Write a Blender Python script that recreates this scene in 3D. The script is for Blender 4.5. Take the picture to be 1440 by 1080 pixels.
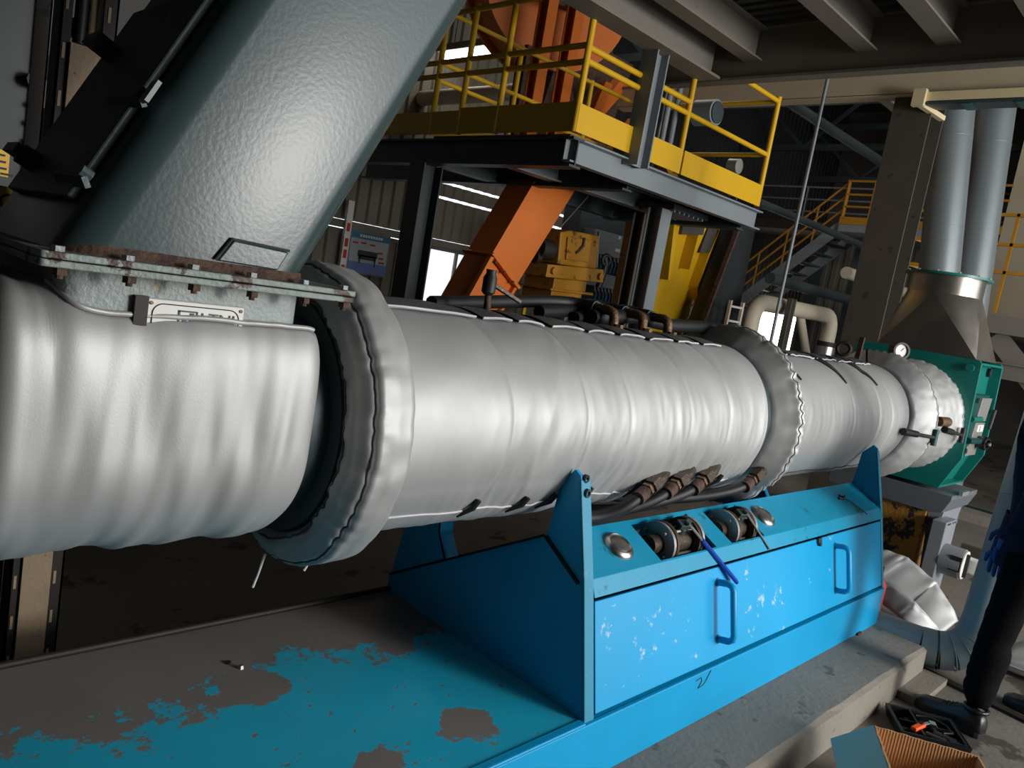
import bpy, bmesh, math, random
from mathutils import Vector, Matrix, Euler, noise

for o in list(bpy.data.objects):
    bpy.data.objects.remove(o, do_unlink=True)
scene = bpy.context.scene
COL = scene.collection
random.seed(7)
PI = math.pi
R = math.radians

# ------------------------------------------------------------------ camera
# world: X runs along the machine (away, to the right), Y across it (away, to the left), Z up
def _n(v):
    return Vector(v).normalized()
_dx = _n((1056, 41, 1080))
_dy = _n((-1092, -331, 1080))
_dy = (_dy - _dx * _dx.dot(_dy)).normalized()
_dz = _dx.cross(_dy)
_m = Matrix((_dx, _dy, _dz))                 # photo axes (right, down, forward) -> world
cam_data = bpy.data.cameras.new('camera')
cam_data.sensor_fit = 'HORIZONTAL'
cam_data.sensor_width = 36.0
cam_data.lens = 27.0
cam_data.clip_start = 0.05
cam_data.clip_end = 200
cam = bpy.data.objects.new('camera', cam_data)
COL.objects.link(cam)
_r, _u, _b = _m @ Vector((1, 0, 0)), _m @ Vector((0, -1, 0)), _m @ Vector((0, 0, -1))
cam.matrix_world = Matrix(((_r.x, _u.x, _b.x, 0), (_r.y, _u.y, _b.y, 0), (_r.z, _u.z, _b.z, 1.65), (0, 0, 0, 1)))
scene.camera = cam

# ------------------------------------------------------------------ world, lights, exposure
world = bpy.data.worlds.new('world')
scene.world = world
world.use_nodes = True
bg = world.node_tree.nodes['Background']
bg.inputs[0].default_value = (0.93, 0.97, 1.0, 1)
bg.inputs[1].default_value = 1.5

def area_light(name, loc, rot, sx, sy, power, col=(1, 1, 1)):
    d = bpy.data.lights.new(name, 'AREA')
    d.shape = 'RECTANGLE'; d.size = sx; d.size_y = sy; d.energy = power; d.color = col
    o = bpy.data.objects.new(name, d)
    o.location = loc; o.rotation_euler = rot
    COL.objects.link(o)
    return o
# daylight through the tall open doorway of the front wall (wall_front below)
area_light('doorway_daylight', (6.9, -4.95, 2.75), (R(90), 0, 0), 7.6, 5.2, 370, (0.98, 0.99, 1.0))
area_light('sunlit_yard_glow', (4.4, -4.9, 2.4), (R(90), 0, 0), 1.25, 1.5, 290, (1.0, 0.97, 0.92))
# added fill lights under the roof, to make the far hall visible
for i, (lx, ly, p) in enumerate(((8.0, 6.5, 32), (13.5, 3.0, 16), (17.5, 6.5, 12))):
    area_light('hall_fill_light', (lx, ly, 6.6), (0, 0, 0), 1.4, 0.5, p, (1.0, 0.93, 0.82))

scene.view_settings.view_transform = 'Standard'
scene.view_settings.look = 'None'
scene.view_settings.gamma = 1.0
scene.view_settings.use_curve_mapping = False
scene.view_settings.exposure = 0.0

# ------------------------------------------------------------------ materials
def srgb(r, g, b):
    f = lambda c: (c / 255 / 12.92) if c / 255 <= 0.04045 else ((c / 255 + 0.055) / 1.055) ** 2.4
    return (f(r), f(g), f(b), 1.0)

def mat(name, col, rough=0.5, metal=0.0, var=0.12, vscale=6.0, wear=None, bump=0.0, bscale=60.0, emit=None, spec=0.5, rvar=0.0):
    """procedural paint: colour with soft variation, optional wear colour (col, amount 0..1, scale), fine bump"""
    m = bpy.data.materials.new(name)
    m.use_nodes = True
    nt = m.node_tree
    N, L = nt.nodes, nt.links
    p = N['Principled BSDF']
    p.inputs['Roughness'].default_value = rough
    p.inputs['Metallic'].default_value = metal
    p.inputs['Specular IOR Level'].default_value = spec
    c = srgb(*col)
    geo = N.new('ShaderNodeNewGeometry')
    out = None
    n1 = N.new('ShaderNodeTexNoise'); n1.inputs['Scale'].default_value = vscale; n1.inputs['Detail'].default_value = 4
    L.new(geo.outputs['Position'], n1.inputs['Vector'])
    mx = N.new('ShaderNodeMix'); mx.data_type = 'RGBA'
    mx.inputs[6].default_value = tuple(x * (1 - var) for x in c[:3]) + (1,)
    mx.inputs[7].default_value = tuple(min(1, x * (1 + var)) for x in c[:3]) + (1,)
    L.new(n1.outputs['Fac'], mx.inputs[0])
    out = mx.outputs[2]
    if rvar:
        mr = N.new('ShaderNodeMapRange')
        mr.inputs[1].default_value = 0.3; mr.inputs[2].default_value = 0.7
        mr.inputs[3].default_value = max(0, rough - rvar); mr.inputs[4].default_value = min(1, rough + rvar)
        L.new(n1.outputs['Fac'], mr.inputs[0]); L.new(mr.outputs[0], p.inputs['Roughness'])
    if wear:
        wc, amt, ws = wear
        n2 = N.new('ShaderNodeTexNoise'); n2.inputs['Scale'].default_value = ws; n2.inputs['Detail'].default_value = 9
        n2.inputs['Roughness'].default_value = 0.65
        L.new(geo.outputs['Position'], n2.inputs['Vector'])
        cr = N.new('ShaderNodeValToRGB')
        t = 0.72 - 0.35 * amt
        cr.color_ramp.elements[0].position = t; cr.color_ramp.elements[1].position = t + 0.03
        cr.color_ramp.elements[0].color = (0, 0, 0, 1); cr.color_ramp.elements[1].color = (1, 1, 1, 1)
        L.new(n2.outputs['Fac'], cr.inputs[0])
        m2 = N.new('ShaderNodeMix'); m2.data_type = 'RGBA'
        L.new(cr.outputs[0], m2.inputs[0]); L.new(out, m2.inputs[6]); m2.inputs[7].default_value = srgb(*wc)
        out = m2.outputs[2]
    L.new(out, p.inputs['Base Color'])
    if bump:
        n3 = N.new('ShaderNodeTexNoise'); n3.inputs['Scale'].default_value = bscale; n3.inputs['Detail'].default_value = 3
        L.new(geo.outputs['Position'], n3.inputs['Vector'])
        b = N.new('ShaderNodeBump'); b.inputs['Strength'].default_value = bump; b.inputs['Distance'].default_value = 0.01
        L.new(n3.outputs['Fac'], b.inputs['Height']); L.new(b.outputs[0], p.inputs['Normal'])
    if emit:
        p.inputs['Emission Color'].default_value = srgb(*emit[0]); p.inputs['Emission Strength'].default_value = emit[1]
    return m

M = {}
M['blue'] = mat('blue paint', (6, 160, 216), 0.42, 0, 0.10, 4, ((24, 60, 78), 0.10, 30), 0.05, 90)
M['blue_lid'] = mat('blue paint, greener and dirtier', (14, 150, 190), 0.45, 0, 0.12, 7, ((16, 112, 122), 0.30, 9), 0.06, 90)  # shade of the sloped lid put into the colour, with greener mottling
M['blue_edge'] = mat('blue paint, chipped edges', (36, 142, 176), 0.5, 0, 0.15, 9, ((96, 150, 172), 0.30, 30), 0.1, 90)
M['chute'] = mat('grey green enamel', (54, 68, 69), 0.28, 0, 0.10, 3, ((40, 40, 38), 0.02, 22), 0.035, 110, spec=0.36)
M['chute_dark'] = mat('dark grey green steel', (56, 68, 70), 0.5, 0, 0.25, 8, ((26, 26, 25), 0.30, 14), 0.2, 60)
M['flange'] = mat('grey flange with rust', (128, 138, 132), 0.5, 0, 0.15, 12, ((66, 46, 36), 0.45, 16), 0.3, 90)
M['neck'] = mat('pale grey casting', (150, 158, 156), 0.48, 0, 0.10, 8, ((196, 186, 160), 0.30, 9), 0.3, 110)
M['rust'] = mat('rusty brown', (82, 60, 48), 0.75, 0.1, 0.3, 14, ((62, 44, 36), 0.5, 22), 0.4, 90)
M['rusty_brass'] = mat('tarnished brass fitting', (118, 90, 66), 0.5, 0.5, 0.25, 24, ((86, 66, 52), 0.5, 40), 0.3, 120)
M['bronze'] = mat('brown oxidised elbow', (78, 66, 56), 0.5, 0.55, 0.3, 24, ((140, 112, 84), 0.3, 40), 0.3, 120)
M['black'] = mat('black rubber', (22, 23, 25), 0.55, 0, 0.2, 12)
M['black_gloss'] = mat('black plastic', (16, 17, 18), 0.3, 0, 0.1, 12)
M['silver'] = mat('silver coated glass cloth', (178, 178, 177), 0.56, 0.45, 0.05, 5, None, 0.04, 260, rvar=0.04)
M['silver_trim'] = mat('dark seam thread', (58, 62, 64), 0.7, 0, 0.2, 20)
M['flap'] = mat('dark grey coated flap', (92, 94, 96), 0.5, 0.25, 0.12, 14, None, 0.1, 120)
M['white_trim'] = mat('white tape edging', (206, 202, 206), 0.7, 0, 0.08, 30)
M['barrel'] = mat('dark barrel steel', (52, 66, 70), 0.5, 0.2, 0.2, 10)
M['teal'] = mat('teal enamel', (16, 112, 102), 0.36, 0, 0.08, 5, ((60, 150, 136), 0.08, 18), 0.06, 120)
M['teal_dark'] = mat('dark teal casting', (14, 70, 66), 0.45, 0.1, 0.2, 12)
M['stainless'] = mat('brushed stainless steel', (150, 144, 136), 0.34, 0.9, 0.10, 5, None, 0.05, 160, rvar=0.06)
M['plate'] = mat('bare grey plate', (168, 166, 160), 0.42, 0.6, 0.1, 12)
M['chrome'] = mat('polished metal', (176, 176, 172), 0.30, 1.0, 0.05, 12)
M['lens'] = mat('smoked glass', (104, 100, 94), 0.32, 0.4, 0.15, 30)
M['yellow'] = mat('safety yellow paint', (214, 166, 12), 0.5, 0, 0.08, 5, ((120, 92, 30), 0.10, 26), 0.05, 90)
M['yellow_old'] = mat('ochre yellow paint', (176, 122, 22), 0.5, 0, 0.16, 7, ((92, 62, 30), 0.34, 14), 0.1, 70)
M['orange'] = mat('orange paint', (216, 112, 30), 0.5, 0, 0.08, 4, ((140, 74, 34), 0.12, 16), 0.05, 70)
M['steel'] = mat('grey painted steel', (128, 134, 138), 0.5, 0, 0.10, 6, ((96, 92, 84), 0.14, 14), 0.05, 70)
M['steel_dark'] = mat('dark blue grey steel', (52, 62, 66), 0.55, 0, 0.15, 6, ((34, 36, 36), 0.2, 14), 0.05, 70)
M['steel_teal'] = mat('blue grey column paint', (30, 37, 41), 0.5, 0, 0.12, 6, ((44, 46, 46), 0.25, 14))
M['beam'] = mat('taupe primer beam', (118, 112, 104), 0.65, 0, 0.10, 5, ((92, 84, 72), 0.18, 12))
M['beige'] = mat('cream painted girder', (186, 172, 144), 0.6, 0, 0.08, 4, ((150, 128, 96), 0.12, 12))
M['deck'] = mat('grey corrugated deck', (66, 66, 66), 0.6, 0.2, 0.15, 4)
M['brown_col'] = mat('sooty brown column', (74, 68, 62), 0.6, 0, 0.2, 5, ((48, 44, 42), 0.3, 9))
M['duct'] = mat('grey galvanised duct', (128, 136, 138), 0.42, 0.35, 0.08, 4)
M['pipe_blue'] = mat('pale blue grey pipe', (142, 158, 162), 0.45, 0.05, 0.10, 6, ((112, 116, 112), 0.18, 12))
M['pipe_white'] = mat('white lagged pipe', (206, 194, 172), 0.55, 0, 0.08, 5, ((160, 140, 110), 0.12, 12))
M['concrete'] = mat('grey concrete', (132, 126, 116), 0.85, 0, 0.18, 2.5, ((104, 98, 88), 0.35, 6), 0.35, 40)
M['floor'] = mat('dirty concrete floor', (112, 106, 98), 0.75, 0, 0.30, 1.6, ((70, 64, 58), 0.42, 2.6), 0.3, 30)
M['wall'] = mat('grey cladding', (118, 114, 104), 0.6, 0.1, 0.10, 3, ((90, 84, 72), 0.2, 5))
M['wall_dark'] = mat('soot-grey wall', (74, 72, 70), 0.8, 0, 0.15, 2)
M['wall_pale'] = mat('cream plaster wall', (170, 158, 134), 0.8, 0, 0.08, 2)
M['roof'] = mat('dark roof sheet', (38, 38, 40), 0.7, 0.1, 0.15, 2)
M['cable_cover'] = mat('dusty beige tray cover', (158, 138, 112), 0.7, 0.05, 0.18, 9, ((92, 60, 40), 0.22, 13), 0.3, 60)
M['slot_steel'] = mat('black slotted channel', (44, 38, 36), 0.6, 0.2, 0.2, 12)
M['white'] = mat('white enamel', (222, 220, 214), 0.45, 0, 0.05, 8)
M['ink'] = mat('dark teal print', (30, 70, 78), 0.5, 0, 0.1, 30)
M['ink_black'] = mat('black print', (26, 24, 24), 0.6, 0, 0.1, 30)
M['label_yellow'] = mat('yellow label', (226, 176, 26), 0.5, 0, 0.06, 20)
M['poster_blue'] = mat('poster blue', (58, 116, 158), 0.4, 0, 0.05, 20)
M['poster_sky'] = mat('poster pale grey', (176, 188, 192), 0.4, 0, 0.05, 20)
M['poster_floor'] = mat('poster violet blue', (110, 128, 192), 0.4, 0, 0.05, 20)
M['red'] = mat('red paint', (186, 44, 34), 0.45, 0, 0.1, 10)
M['cardboard'] = mat('brown cardboard', (190, 142, 96), 0.85, 0, 0.08, 8, ((164, 116, 74), 0.15, 20), 0.15, 90)
M['cardboard_out'] = mat('grey green printed cardboard', (196, 188, 168), 0.75, 0, 0.08, 6)
M['tool_orange'] = mat('orange tool grip', (238, 88, 34), 0.4, 0, 0.05, 10)
M['lever_blue'] = mat('blue lever sleeve', (16, 66, 168), 0.35, 0, 0.08, 20)
M['trousers'] = mat('black work trousers', (13, 13, 15), 0.9, 0, 0.25, 12, None, 0.3, 80, spec=0.08)
M['jacket'] = mat('navy work jacket', (22, 30, 48), 0.85, 0, 0.2, 10, None, 0.2, 80, spec=0.1)
M['skin'] = mat('skin', (196, 148, 120), 0.5, 0, 0.05, 10)
M['hair'] = mat('black hair', (18, 16, 15), 0.5, 0, 0.2, 40)
M['leather'] = mat('black leather', (22, 22, 23), 0.35, 0, 0.2, 16, None, 0.15, 120)
M['glove'] = mat('blue knitted glove', (24, 64, 124), 0.85, 0, 0.15, 40)
M['head_grey'] = mat('scuffed grey plate', (98, 102, 108), 0.5, 0, 0.12, 8)
M['motor'] = mat('grey motor enamel', (132, 136, 142), 0.45, 0, 0.10, 8, ((100, 92, 84), 0.12, 14))
M['ochre_rust'] = mat('flaking ochre paint on black iron', (168, 118, 46), 0.7, 0, 0.2, 8, ((46, 42, 42), 0.55, 11), 0.4, 60)
M['hose_blue'] = mat('dark blue hose', (24, 58, 104), 0.5, 0, 0.15, 20)
M['hose_teal'] = mat('teal blue hose', (18, 96, 122), 0.5, 0, 0.15, 20)
M['foil'] = mat('bright metal jacket', (206, 204, 200), 0.3, 0.9, 0.06, 8)
M['gold_tray'] = mat('galvanised tray, yellowed', (226, 210, 168), 0.4, 0.15, 0.06, 8)  # pale gold tone of the tray rail and bracket
M['lamp_glow'] = mat('lamp diffuser', (255, 250, 238), 0.4, 0, 0.02, 4, emit=((255, 248, 232), 6.0))
M['rubble'] = mat('dark netting', (40, 38, 36), 0.8, 0, 0.5, 20)

def worn_top_material():
    """blue deck paint, worn off to dark grimy steel in ragged areas towards the back of the plate"""
    m = bpy.data.materials.new('blue deck paint worn to steel'); m.use_nodes = True
    nt = m.node_tree; N, L = nt.nodes, nt.links
    p = N['Principled BSDF']; p.inputs['Roughness'].default_value = 0.5
    geo = N.new('ShaderNodeNewGeometry')
    sep = N.new('ShaderNodeSeparateXYZ'); L.new(geo.outputs['Position'], sep.inputs[0])
    mr = N.new('ShaderNodeMapRange'); mr.clamp = False
    mr.inputs[1].default_value = 1.66; mr.inputs[2].default_value = 2.18; mr.inputs[3].default_value = 0.0; mr.inputs[4].default_value = 0.46
    L.new(sep.outputs['Y'], mr.inputs[0])
    n1 = N.new('ShaderNodeTexNoise'); n1.inputs['Scale'].default_value = 3.4; n1.inputs['Detail'].default_value = 12; n1.inputs['Roughness'].default_value = 0.76
    L.new(geo.outputs['Position'], n1.inputs['Vector'])
    mx0 = N.new('ShaderNodeMath'); mx0.operation = 'MAXIMUM'; L.new(mr.outputs[0], mx0.inputs[0]); mx0.inputs[1].default_value = -0.06
    add = N.new('ShaderNodeMath'); add.operation = 'ADD'; L.new(mx0.outputs[0], add.inputs[0]); L.new(n1.outputs['Fac'], add.inputs[1])
    # bare patches near the cabinet foot
    last = add.outputs[0]
    for (px, py, rad) in ((1.53, 1.43, 0.10), (1.22, 1.41, 0.09), (1.10, 1.86, 0.06)):
        d = N.new('ShaderNodeVectorMath'); d.operation = 'DISTANCE'; L.new(geo.outputs['Position'], d.inputs[0]); d.inputs[1].default_value = (px, py, 0.372)
        r = N.new('ShaderNodeMapRange'); r.inputs[1].default_value = 0.0; r.inputs[2].default_value = rad * 1.9; r.inputs[3].default_value = 0.42; r.inputs[4].default_value = 0.0
        L.new(d.outputs['Value'], r.inputs[0])
        a = N.new('ShaderNodeMath'); a.operation = 'ADD'; L.new(last, a.inputs[0]); L.new(r.outputs[0], a.inputs[1]); last = a.outputs[0]
    cr = N.new('ShaderNodeValToRGB'); cr.color_ramp.elements[0].position = 0.685; cr.color_ramp.elements[1].position = 0.70
    L.new(last, cr.inputs[0])
    n2 = N.new('ShaderNodeTexNoise'); n2.inputs['Scale'].default_value = 34; n2.inputs['Detail'].default_value = 6
    L.new(geo.outputs['Position'], n2.inputs['Vector'])
    c2 = N.new('ShaderNodeValToRGB'); c2.color_ramp.elements[0].position = 0.665; c2.color_ramp.elements[1].position = 0.69
    L.new(n2.outputs['Fac'], c2.inputs[0])
    mxm = N.new('ShaderNodeMath'); mxm.operation = 'MAXIMUM'; L.new(cr.outputs[0], mxm.inputs[0]); L.new(c2.outputs[0], mxm.inputs[1])
    n3 = N.new('ShaderNodeTexNoise'); n3.inputs['Scale'].default_value = 3.5; n3.inputs['Detail'].default_value = 6; L.new(geo.outputs['Position'], n3.inputs['Vector'])
    paint = N.new('ShaderNodeMix'); paint.data_type = 'RGBA'; paint.inputs[6].default_value = srgb(36, 172, 198); paint.inputs[7].default_value = srgb(20, 192, 236)
    L.new(n3.outputs['Fac'], paint.inputs[0])
    grime = N.new('ShaderNodeMix'); grime.data_type = 'RGBA'; grime.inputs[6].default_value = srgb(108, 105, 103); grime.inputs[7].default_value = srgb(146, 138, 131)
    L.new(n3.outputs['Fac'], grime.inputs[0])
    mx = N.new('ShaderNodeMix'); mx.data_type = 'RGBA'
    L.new(mxm.outputs[0], mx.inputs[0]); L.new(paint.outputs[2], mx.inputs[6]); L.new(grime.outputs[2], mx.inputs[7])
    L.new(mx.outputs[2], p.inputs['Base Color'])
    b = N.new('ShaderNodeBump'); b.inputs['Strength'].default_value = 0.25; b.inputs['Distance'].default_value = 0.004; b.invert = True
    L.new(mxm.outputs[0], b.inputs['Height']); L.new(b.outputs[0], p.inputs['Normal'])
    return m
M['deck_worn'] = worn_top_material()

def door_material():
    """bright blue door paint with pale rubbed scuffs around the handles"""
    m = mat('blue door paint with pale scuffs', (4, 164, 222), 0.40, 0, 0.08, 3)
    nt = m.node_tree; N, L = nt.nodes, nt.links
    p = N['Principled BSDF']
    base = p.inputs['Base Color'].links[0].from_socket
    geo = N.new('ShaderNodeNewGeometry')
    n2 = N.new('ShaderNodeTexNoise'); n2.inputs['Scale'].default_value = 17; n2.inputs['Detail'].default_value = 8; n2.inputs['Roughness'].default_value = 0.7
    L.new(geo.outputs['Position'], n2.inputs['Vector'])
    last = n2.outputs['Fac']
    for (px, pz, rad, s) in ((2.88, 0.66, 0.09, 0.13), (3.10, 0.60, 0.16, 0.07), (2.06, 0.50, 0.14, 0.10), (2.30, 0.62, 0.22, 0.07), (2.95, 0.49, 0.14, 0.10), (3.18, 0.50, 0.10, 0.10), (1.98, 0.66, 0.10, 0.08)):
        d = N.new('ShaderNodeVectorMath'); d.operation = 'DISTANCE'; L.new(geo.outputs['Position'], d.inputs[0]); d.inputs[1].default_value = (px, 1.24 + (pz - .4) * .22, pz)
        r = N.new('ShaderNodeMapRange'); r.inputs[1].default_value = 0.0; r.inputs[2].default_value = rad; r.inputs[3].default_value = s; r.inputs[4].default_value = 0.0
        L.new(d.outputs['Value'], r.inputs[0])
        a = N.new('ShaderNodeMath'); a.operation = 'ADD'; L.new(last, a.inputs[0]); L.new(r.outputs[0], a.inputs[1]); last = a.outputs[0]
    cr = N.new('ShaderNodeValToRGB'); cr.color_ramp.elements[0].position = 0.635; cr.color_ramp.elements[1].position = 0.69
    L.new(last, cr.inputs[0])
    mx = N.new('ShaderNodeMix'); mx.data_type = 'RGBA'; mx.inputs[7].default_value = srgb(176, 206, 226)
    L.new(cr.outputs[0], mx.inputs[0]); L.new(base, mx.inputs[6]); L.new(mx.outputs[2], p.inputs['Base Color'])
    return m
M['door'] = door_material()

def thin_glass():
    m = bpy.data.materials.new('gauge glass'); m.use_nodes = True
    p = m.node_tree.nodes['Principled BSDF']
    p.inputs['Transmission Weight'].default_value = 1.0; p.inputs['Roughness'].default_value = 0.05; p.inputs['IOR'].default_value = 1.45
    return m
M['glass'] = thin_glass()

# ------------------------------------------------------------------ mesh builder
class MB:
    def __init__(s):
        s.v = []; s.f = []; s.m = []; s.cur = 0
    def add(s, vs, fs):
        o = len(s.v)
        s.v += [Vector(v) for v in vs]
        s.f += [tuple(i + o for i in f) for f in fs]
        s.m += [s.cur] * len(fs)
        return s
    def box(s, x0, x1, y0, y1, z0, z1):
        return s.add([(x0, y0, z0), (x1, y0, z0), (x1, y1, z0), (x0, y1, z0), (x0, y0, z1), (x1, y0, z1), (x1, y1, z1), (x0, y1, z1)],
                     [(0, 3, 2, 1), (4, 5, 6, 7), (0, 1, 5, 4), (1, 2, 6, 5), (2, 3, 7, 6), (3, 0, 4, 7)])
    def obox(s, c, size, rot=(0, 0, 0)):
        mt = rot if isinstance(rot, Matrix) else Euler(rot).to_matrix()
        h = [d / 2 for d in size]
        vs = [Vector(c) + mt @ Vector((sx * h[0], sy * h[1], sz * h[2])) for sz in (-1, 1) for sx, sy in ((-1, -1), (1, -1), (1, 1), (-1, 1))]
        return s.add(vs, [(0, 3, 2, 1), (4, 5, 6, 7), (0, 1, 5, 4), (1, 2, 6, 5), (2, 3, 7, 6), (3, 0, 4, 7)])
    def frame(s, p0, p1, up=(0, 0, 1)):
        d = (Vector(p1) - Vector(p0)).normalized()
        u = Vector(up)
        if abs(d.dot(u)) > 0.98: u = Vector((0, 1, 0)) if abs(d.y) < 0.9 else Vector((1, 0, 0))
        a = d.cross(u).normalized(); b = a.cross(d).normalized()
        return d, a, b
    def sweep(s, prof, p0, p1, up=(0, 0, 1)):
        """extrude a closed 2D profile (side, up) from p0 to p1"""
        d, a, b = s.frame(p0, p1, up)
        k = len(prof)
        vs = [Vector(p0) + a * u + b * w for u, w in prof] + [Vector(p1) + a * u + b * w for u, w in prof]
        fs = [(i, (i + 1) % k, k + (i + 1) % k, k + i) for i in range(k)] + [tuple(range(k - 1, -1, -1)), tuple(range(k, 2 * k))]
        return s.add(vs, fs)
    def bar(s, p0, p1, w, h, up=(0, 0, 1)):
        return s.sweep([(-w / 2, -h / 2), (w / 2, -h / 2), (w / 2, h / 2), (-w / 2, h / 2)], p0, p1, up)
    def ibeam(s, p0, p1, h, b, tf=0.016, tw=0.012, up=(0, 0, 1)):
        H, B, W = h / 2, b / 2, tw / 2
        return s.sweep([(-B, -H), (B, -H), (B, -H + tf), (W, -H + tf), (W, H - tf), (B, H - tf), (B, H), (-B, H), (-B, H - tf), (-W, H - tf), (-W, -H + tf), (-B, -H + tf)], p0, p1, up)
    def channel(s, p0, p1, h, b, t=0.012, side=1, up=(0, 0, 1)):
        H = h / 2
        pr = [(0, -H), (b, -H), (b, -H + t), (t, -H + t), (t, H - t), (b, H - t), (b, H), (0, H)]
        return s.sweep([(u * side, w) for u, w in pr], p0, p1, up)
    def cyl(s, p0, p1, r0, r1=None, n=16, caps=True):
        r1 = r0 if r1 is None else r1
        d, a, b = s.frame(p0, p1)
        vs = []
        for p, r in ((p0, r0), (p1, r1)):
            vs += [Vector(p) + (a * math.cos(2 * PI * i / n) + b * math.sin(2 * PI * i / n)) * r for i in range(n)]
        fs = [(i, (i + 1) % n, n + (i + 1) % n, n + i) for i in range(n)]
        if caps: fs += [tuple(range(n - 1, -1, -1)), tuple(range(n, 2 * n))]
        return s.add(vs, fs)
    def tube(s, pts, r, n=10, caps=True):
        pts = [Vector(p) for p in pts]
        rs = r if isinstance(r, (list, tuple)) else [r] * len(pts)
        vs = []; a = None
        for i, p in enumerate(pts):
            t = (pts[min(i + 1, len(pts) - 1)] - pts[max(i - 1, 0)]).normalized()
            if a is None:
                u = Vector((0, 0, 1)) if abs(t.z) < 0.9 else Vector((0, 1, 0))
                a = t.cross(u).normalized()
            else:
                a = (a - t * a.dot(t)).normalized()
            b = t.cross(a)
            vs += [p + (a * math.cos(2 * PI * k / n) + b * math.sin(2 * PI * k / n)) * rs[i] for k in range(n)]
        fs = [(j * n + k, j * n + (k + 1) % n, (j + 1) * n + (k + 1) % n, (j + 1) * n + k) for j in range(len(pts) - 1) for k in range(n)]
        if caps:
            e = (len(pts) - 1) * n
            fs += [tuple(range(n - 1, -1, -1)), tuple(range(e, e + n))]
        return s.add(vs, fs)
    def prism(s, poly, axis, a, b):
        """poly in the two other axes: x -> (y,z), y -> (x,z), z -> (x,y)"""
        def mk(u, w, t): return {'x': (t, u, w), 'y': (u, t, w), 'z': (u, w, t)}[axis]
        k = len(poly)
        vs = [mk(u, w, a) for u, w in poly] + [mk(u, w, b) for u, w in poly]
        fs = [(i, (i + 1) % k, k + (i + 1) % k, k + i) for i in range(k)] + [tuple(range(k - 1, -1, -1)), tuple(range(k, 2 * k))]
        return s.add(vs, fs)
    def lathe(s, prof, o, axis=(0, 0, 1), n=24, caps=True):
        """prof: (distance along axis, radius)"""
        ax = Vector(axis).normalized(); o = Vector(o)
        _, a, b = s.frame((0, 0, 0), ax)
        vs = []
        for t, r in prof:
            vs += [o + ax * t + (a * math.cos(2 * PI * i / n) + b * math.sin(2 * PI * i / n)) * r for i in range(n)]
        fs = [(j * n + k, j * n + (k + 1) % n, (j + 1) * n + (k + 1) % n, (j + 1) * n + k) for j in range(len(prof) - 1) for k in range(n)]
        if caps:
            e = (len(prof) - 1) * n
            fs += [tuple(range(n - 1, -1, -1)), tuple(range(e, e + n))]
        return s.add(vs, fs)
    def torus(s, c, axis, RR, r, n=28, k=8):
        ax = Vector(axis).normalized(); _, a, b = s.frame((0, 0, 0), ax)
        vs = []
        for i in range(n):
            t = 2 * PI * i / n; d = a * math.cos(t) + b * math.sin(t)
            vs += [Vector(c) + d * (RR + r * math.cos(2 * PI * j / k)) + ax * (r * math.sin(2 * PI * j / k)) for j in range(k)]
        fs = [(i * k + j, ((i + 1) % n) * k + j, ((i + 1) % n) * k + (j + 1) % k, i * k + (j + 1) % k) for i in range(n) for j in range(k)]
        return s.add(vs, fs)
    def sphere(s, c, rad, n=14, m=9, sc=(1, 1, 1)):
        vs = []
        for j in range(m + 1):
            ph = PI * j / m
            vs += [Vector(c) + Vector((rad * sc[0] * math.sin(ph) * math.cos(2 * PI * i / n), rad * sc[1] * math.sin(ph) * math.sin(2 * PI * i / n), rad * sc[2] * math.cos(ph))) for i in range(n)]
        fs = [(j * n + i, (j + 1) * n + i, (j + 1) * n + (i + 1) % n, j * n + (i + 1) % n) for j in range(m) for i in range(n)]
        return s.add(vs, fs)
    def grid(s, rows, closed=False):
        k = len(rows[0]); vs = [p for r in rows for p in r]
        fs = []
        for j in range(len(rows) - 1):
            for i in range(k if closed else k - 1):
                fs.append((j * k + i, j * k + (i + 1) % k, (j + 1) * k + (i + 1) % k, (j + 1) * k + i))
        return s.add(vs, fs)
    def build(s, name, mats, parent=None, smooth=None, bevel=0.0, label=None):
        off = wl(parent) if parent else Vector((0, 0, 0))
        loc = Vector((0, 0, 0))
        if parent is None:
            lo = Vector([min(v[i] for v in s.v) for i in range(3)]); hi = Vector([max(v[i] for v in s.v) for i in range(3)])
            loc = Vector(((lo.x + hi.x) / 2, (lo.y + hi.y) / 2, lo.z)); off = loc
        me = bpy.data.meshes.new(name)
        me.from_pydata([v - off for v in s.v], [], s.f)
        bm = bmesh.new(); bm.from_mesh(me)
        bmesh.ops.remove_doubles(bm, verts=bm.verts, dist=1e-5)
        bmesh.ops.recalc_face_normals(bm, faces=bm.faces)
        bm.to_mesh(me); bm.free()
        if not isinstance(mats, (list, tuple)): mats = [mats]
        for mm in mats: me.materials.append(M[mm] if isinstance(mm, str) else mm)
        if len(mats) > 1 and len(me.polygons) == len(s.m):
            for p, i in zip(me.polygons, s.m): p.material_index = i
        o = bpy.data.objects.new(name, me); COL.objects.link(o)
        o.location = loc
        if parent: o.parent = parent
        if smooth is not None:
            me.polygons.foreach_set('use_smooth', [True] * len(me.polygons))
            me.set_sharp_from_angle(angle=R(smooth))
        if bevel:
            b = o.modifiers.new('bevel', 'BEVEL'); b.width = bevel; b.segments = 2; b.limit_method = 'ANGLE'; b.angle_limit = R(40)
        if label: o['label'] = label
        return o

def wl(o):
    p = Vector((0, 0, 0))
    while o is not None:
        p += Vector(o.location); o = o.parent
    return p

def T(name, label, cat, loc, group=None, kind=None):
    o = bpy.data.objects.new(name, None); COL.objects.link(o)
    o.empty_display_size = 0.1; o.location = loc
    o['label'] = label; o['category'] = cat
    if group: o['group'] = group
    if kind: o['kind'] = kind
    return o

def tag(o, label, cat, group=None, kind=None):
    o['label'] = label; o['category'] = cat
    if group: o['group'] = group
    if kind: o['kind'] = kind
    return o

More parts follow.
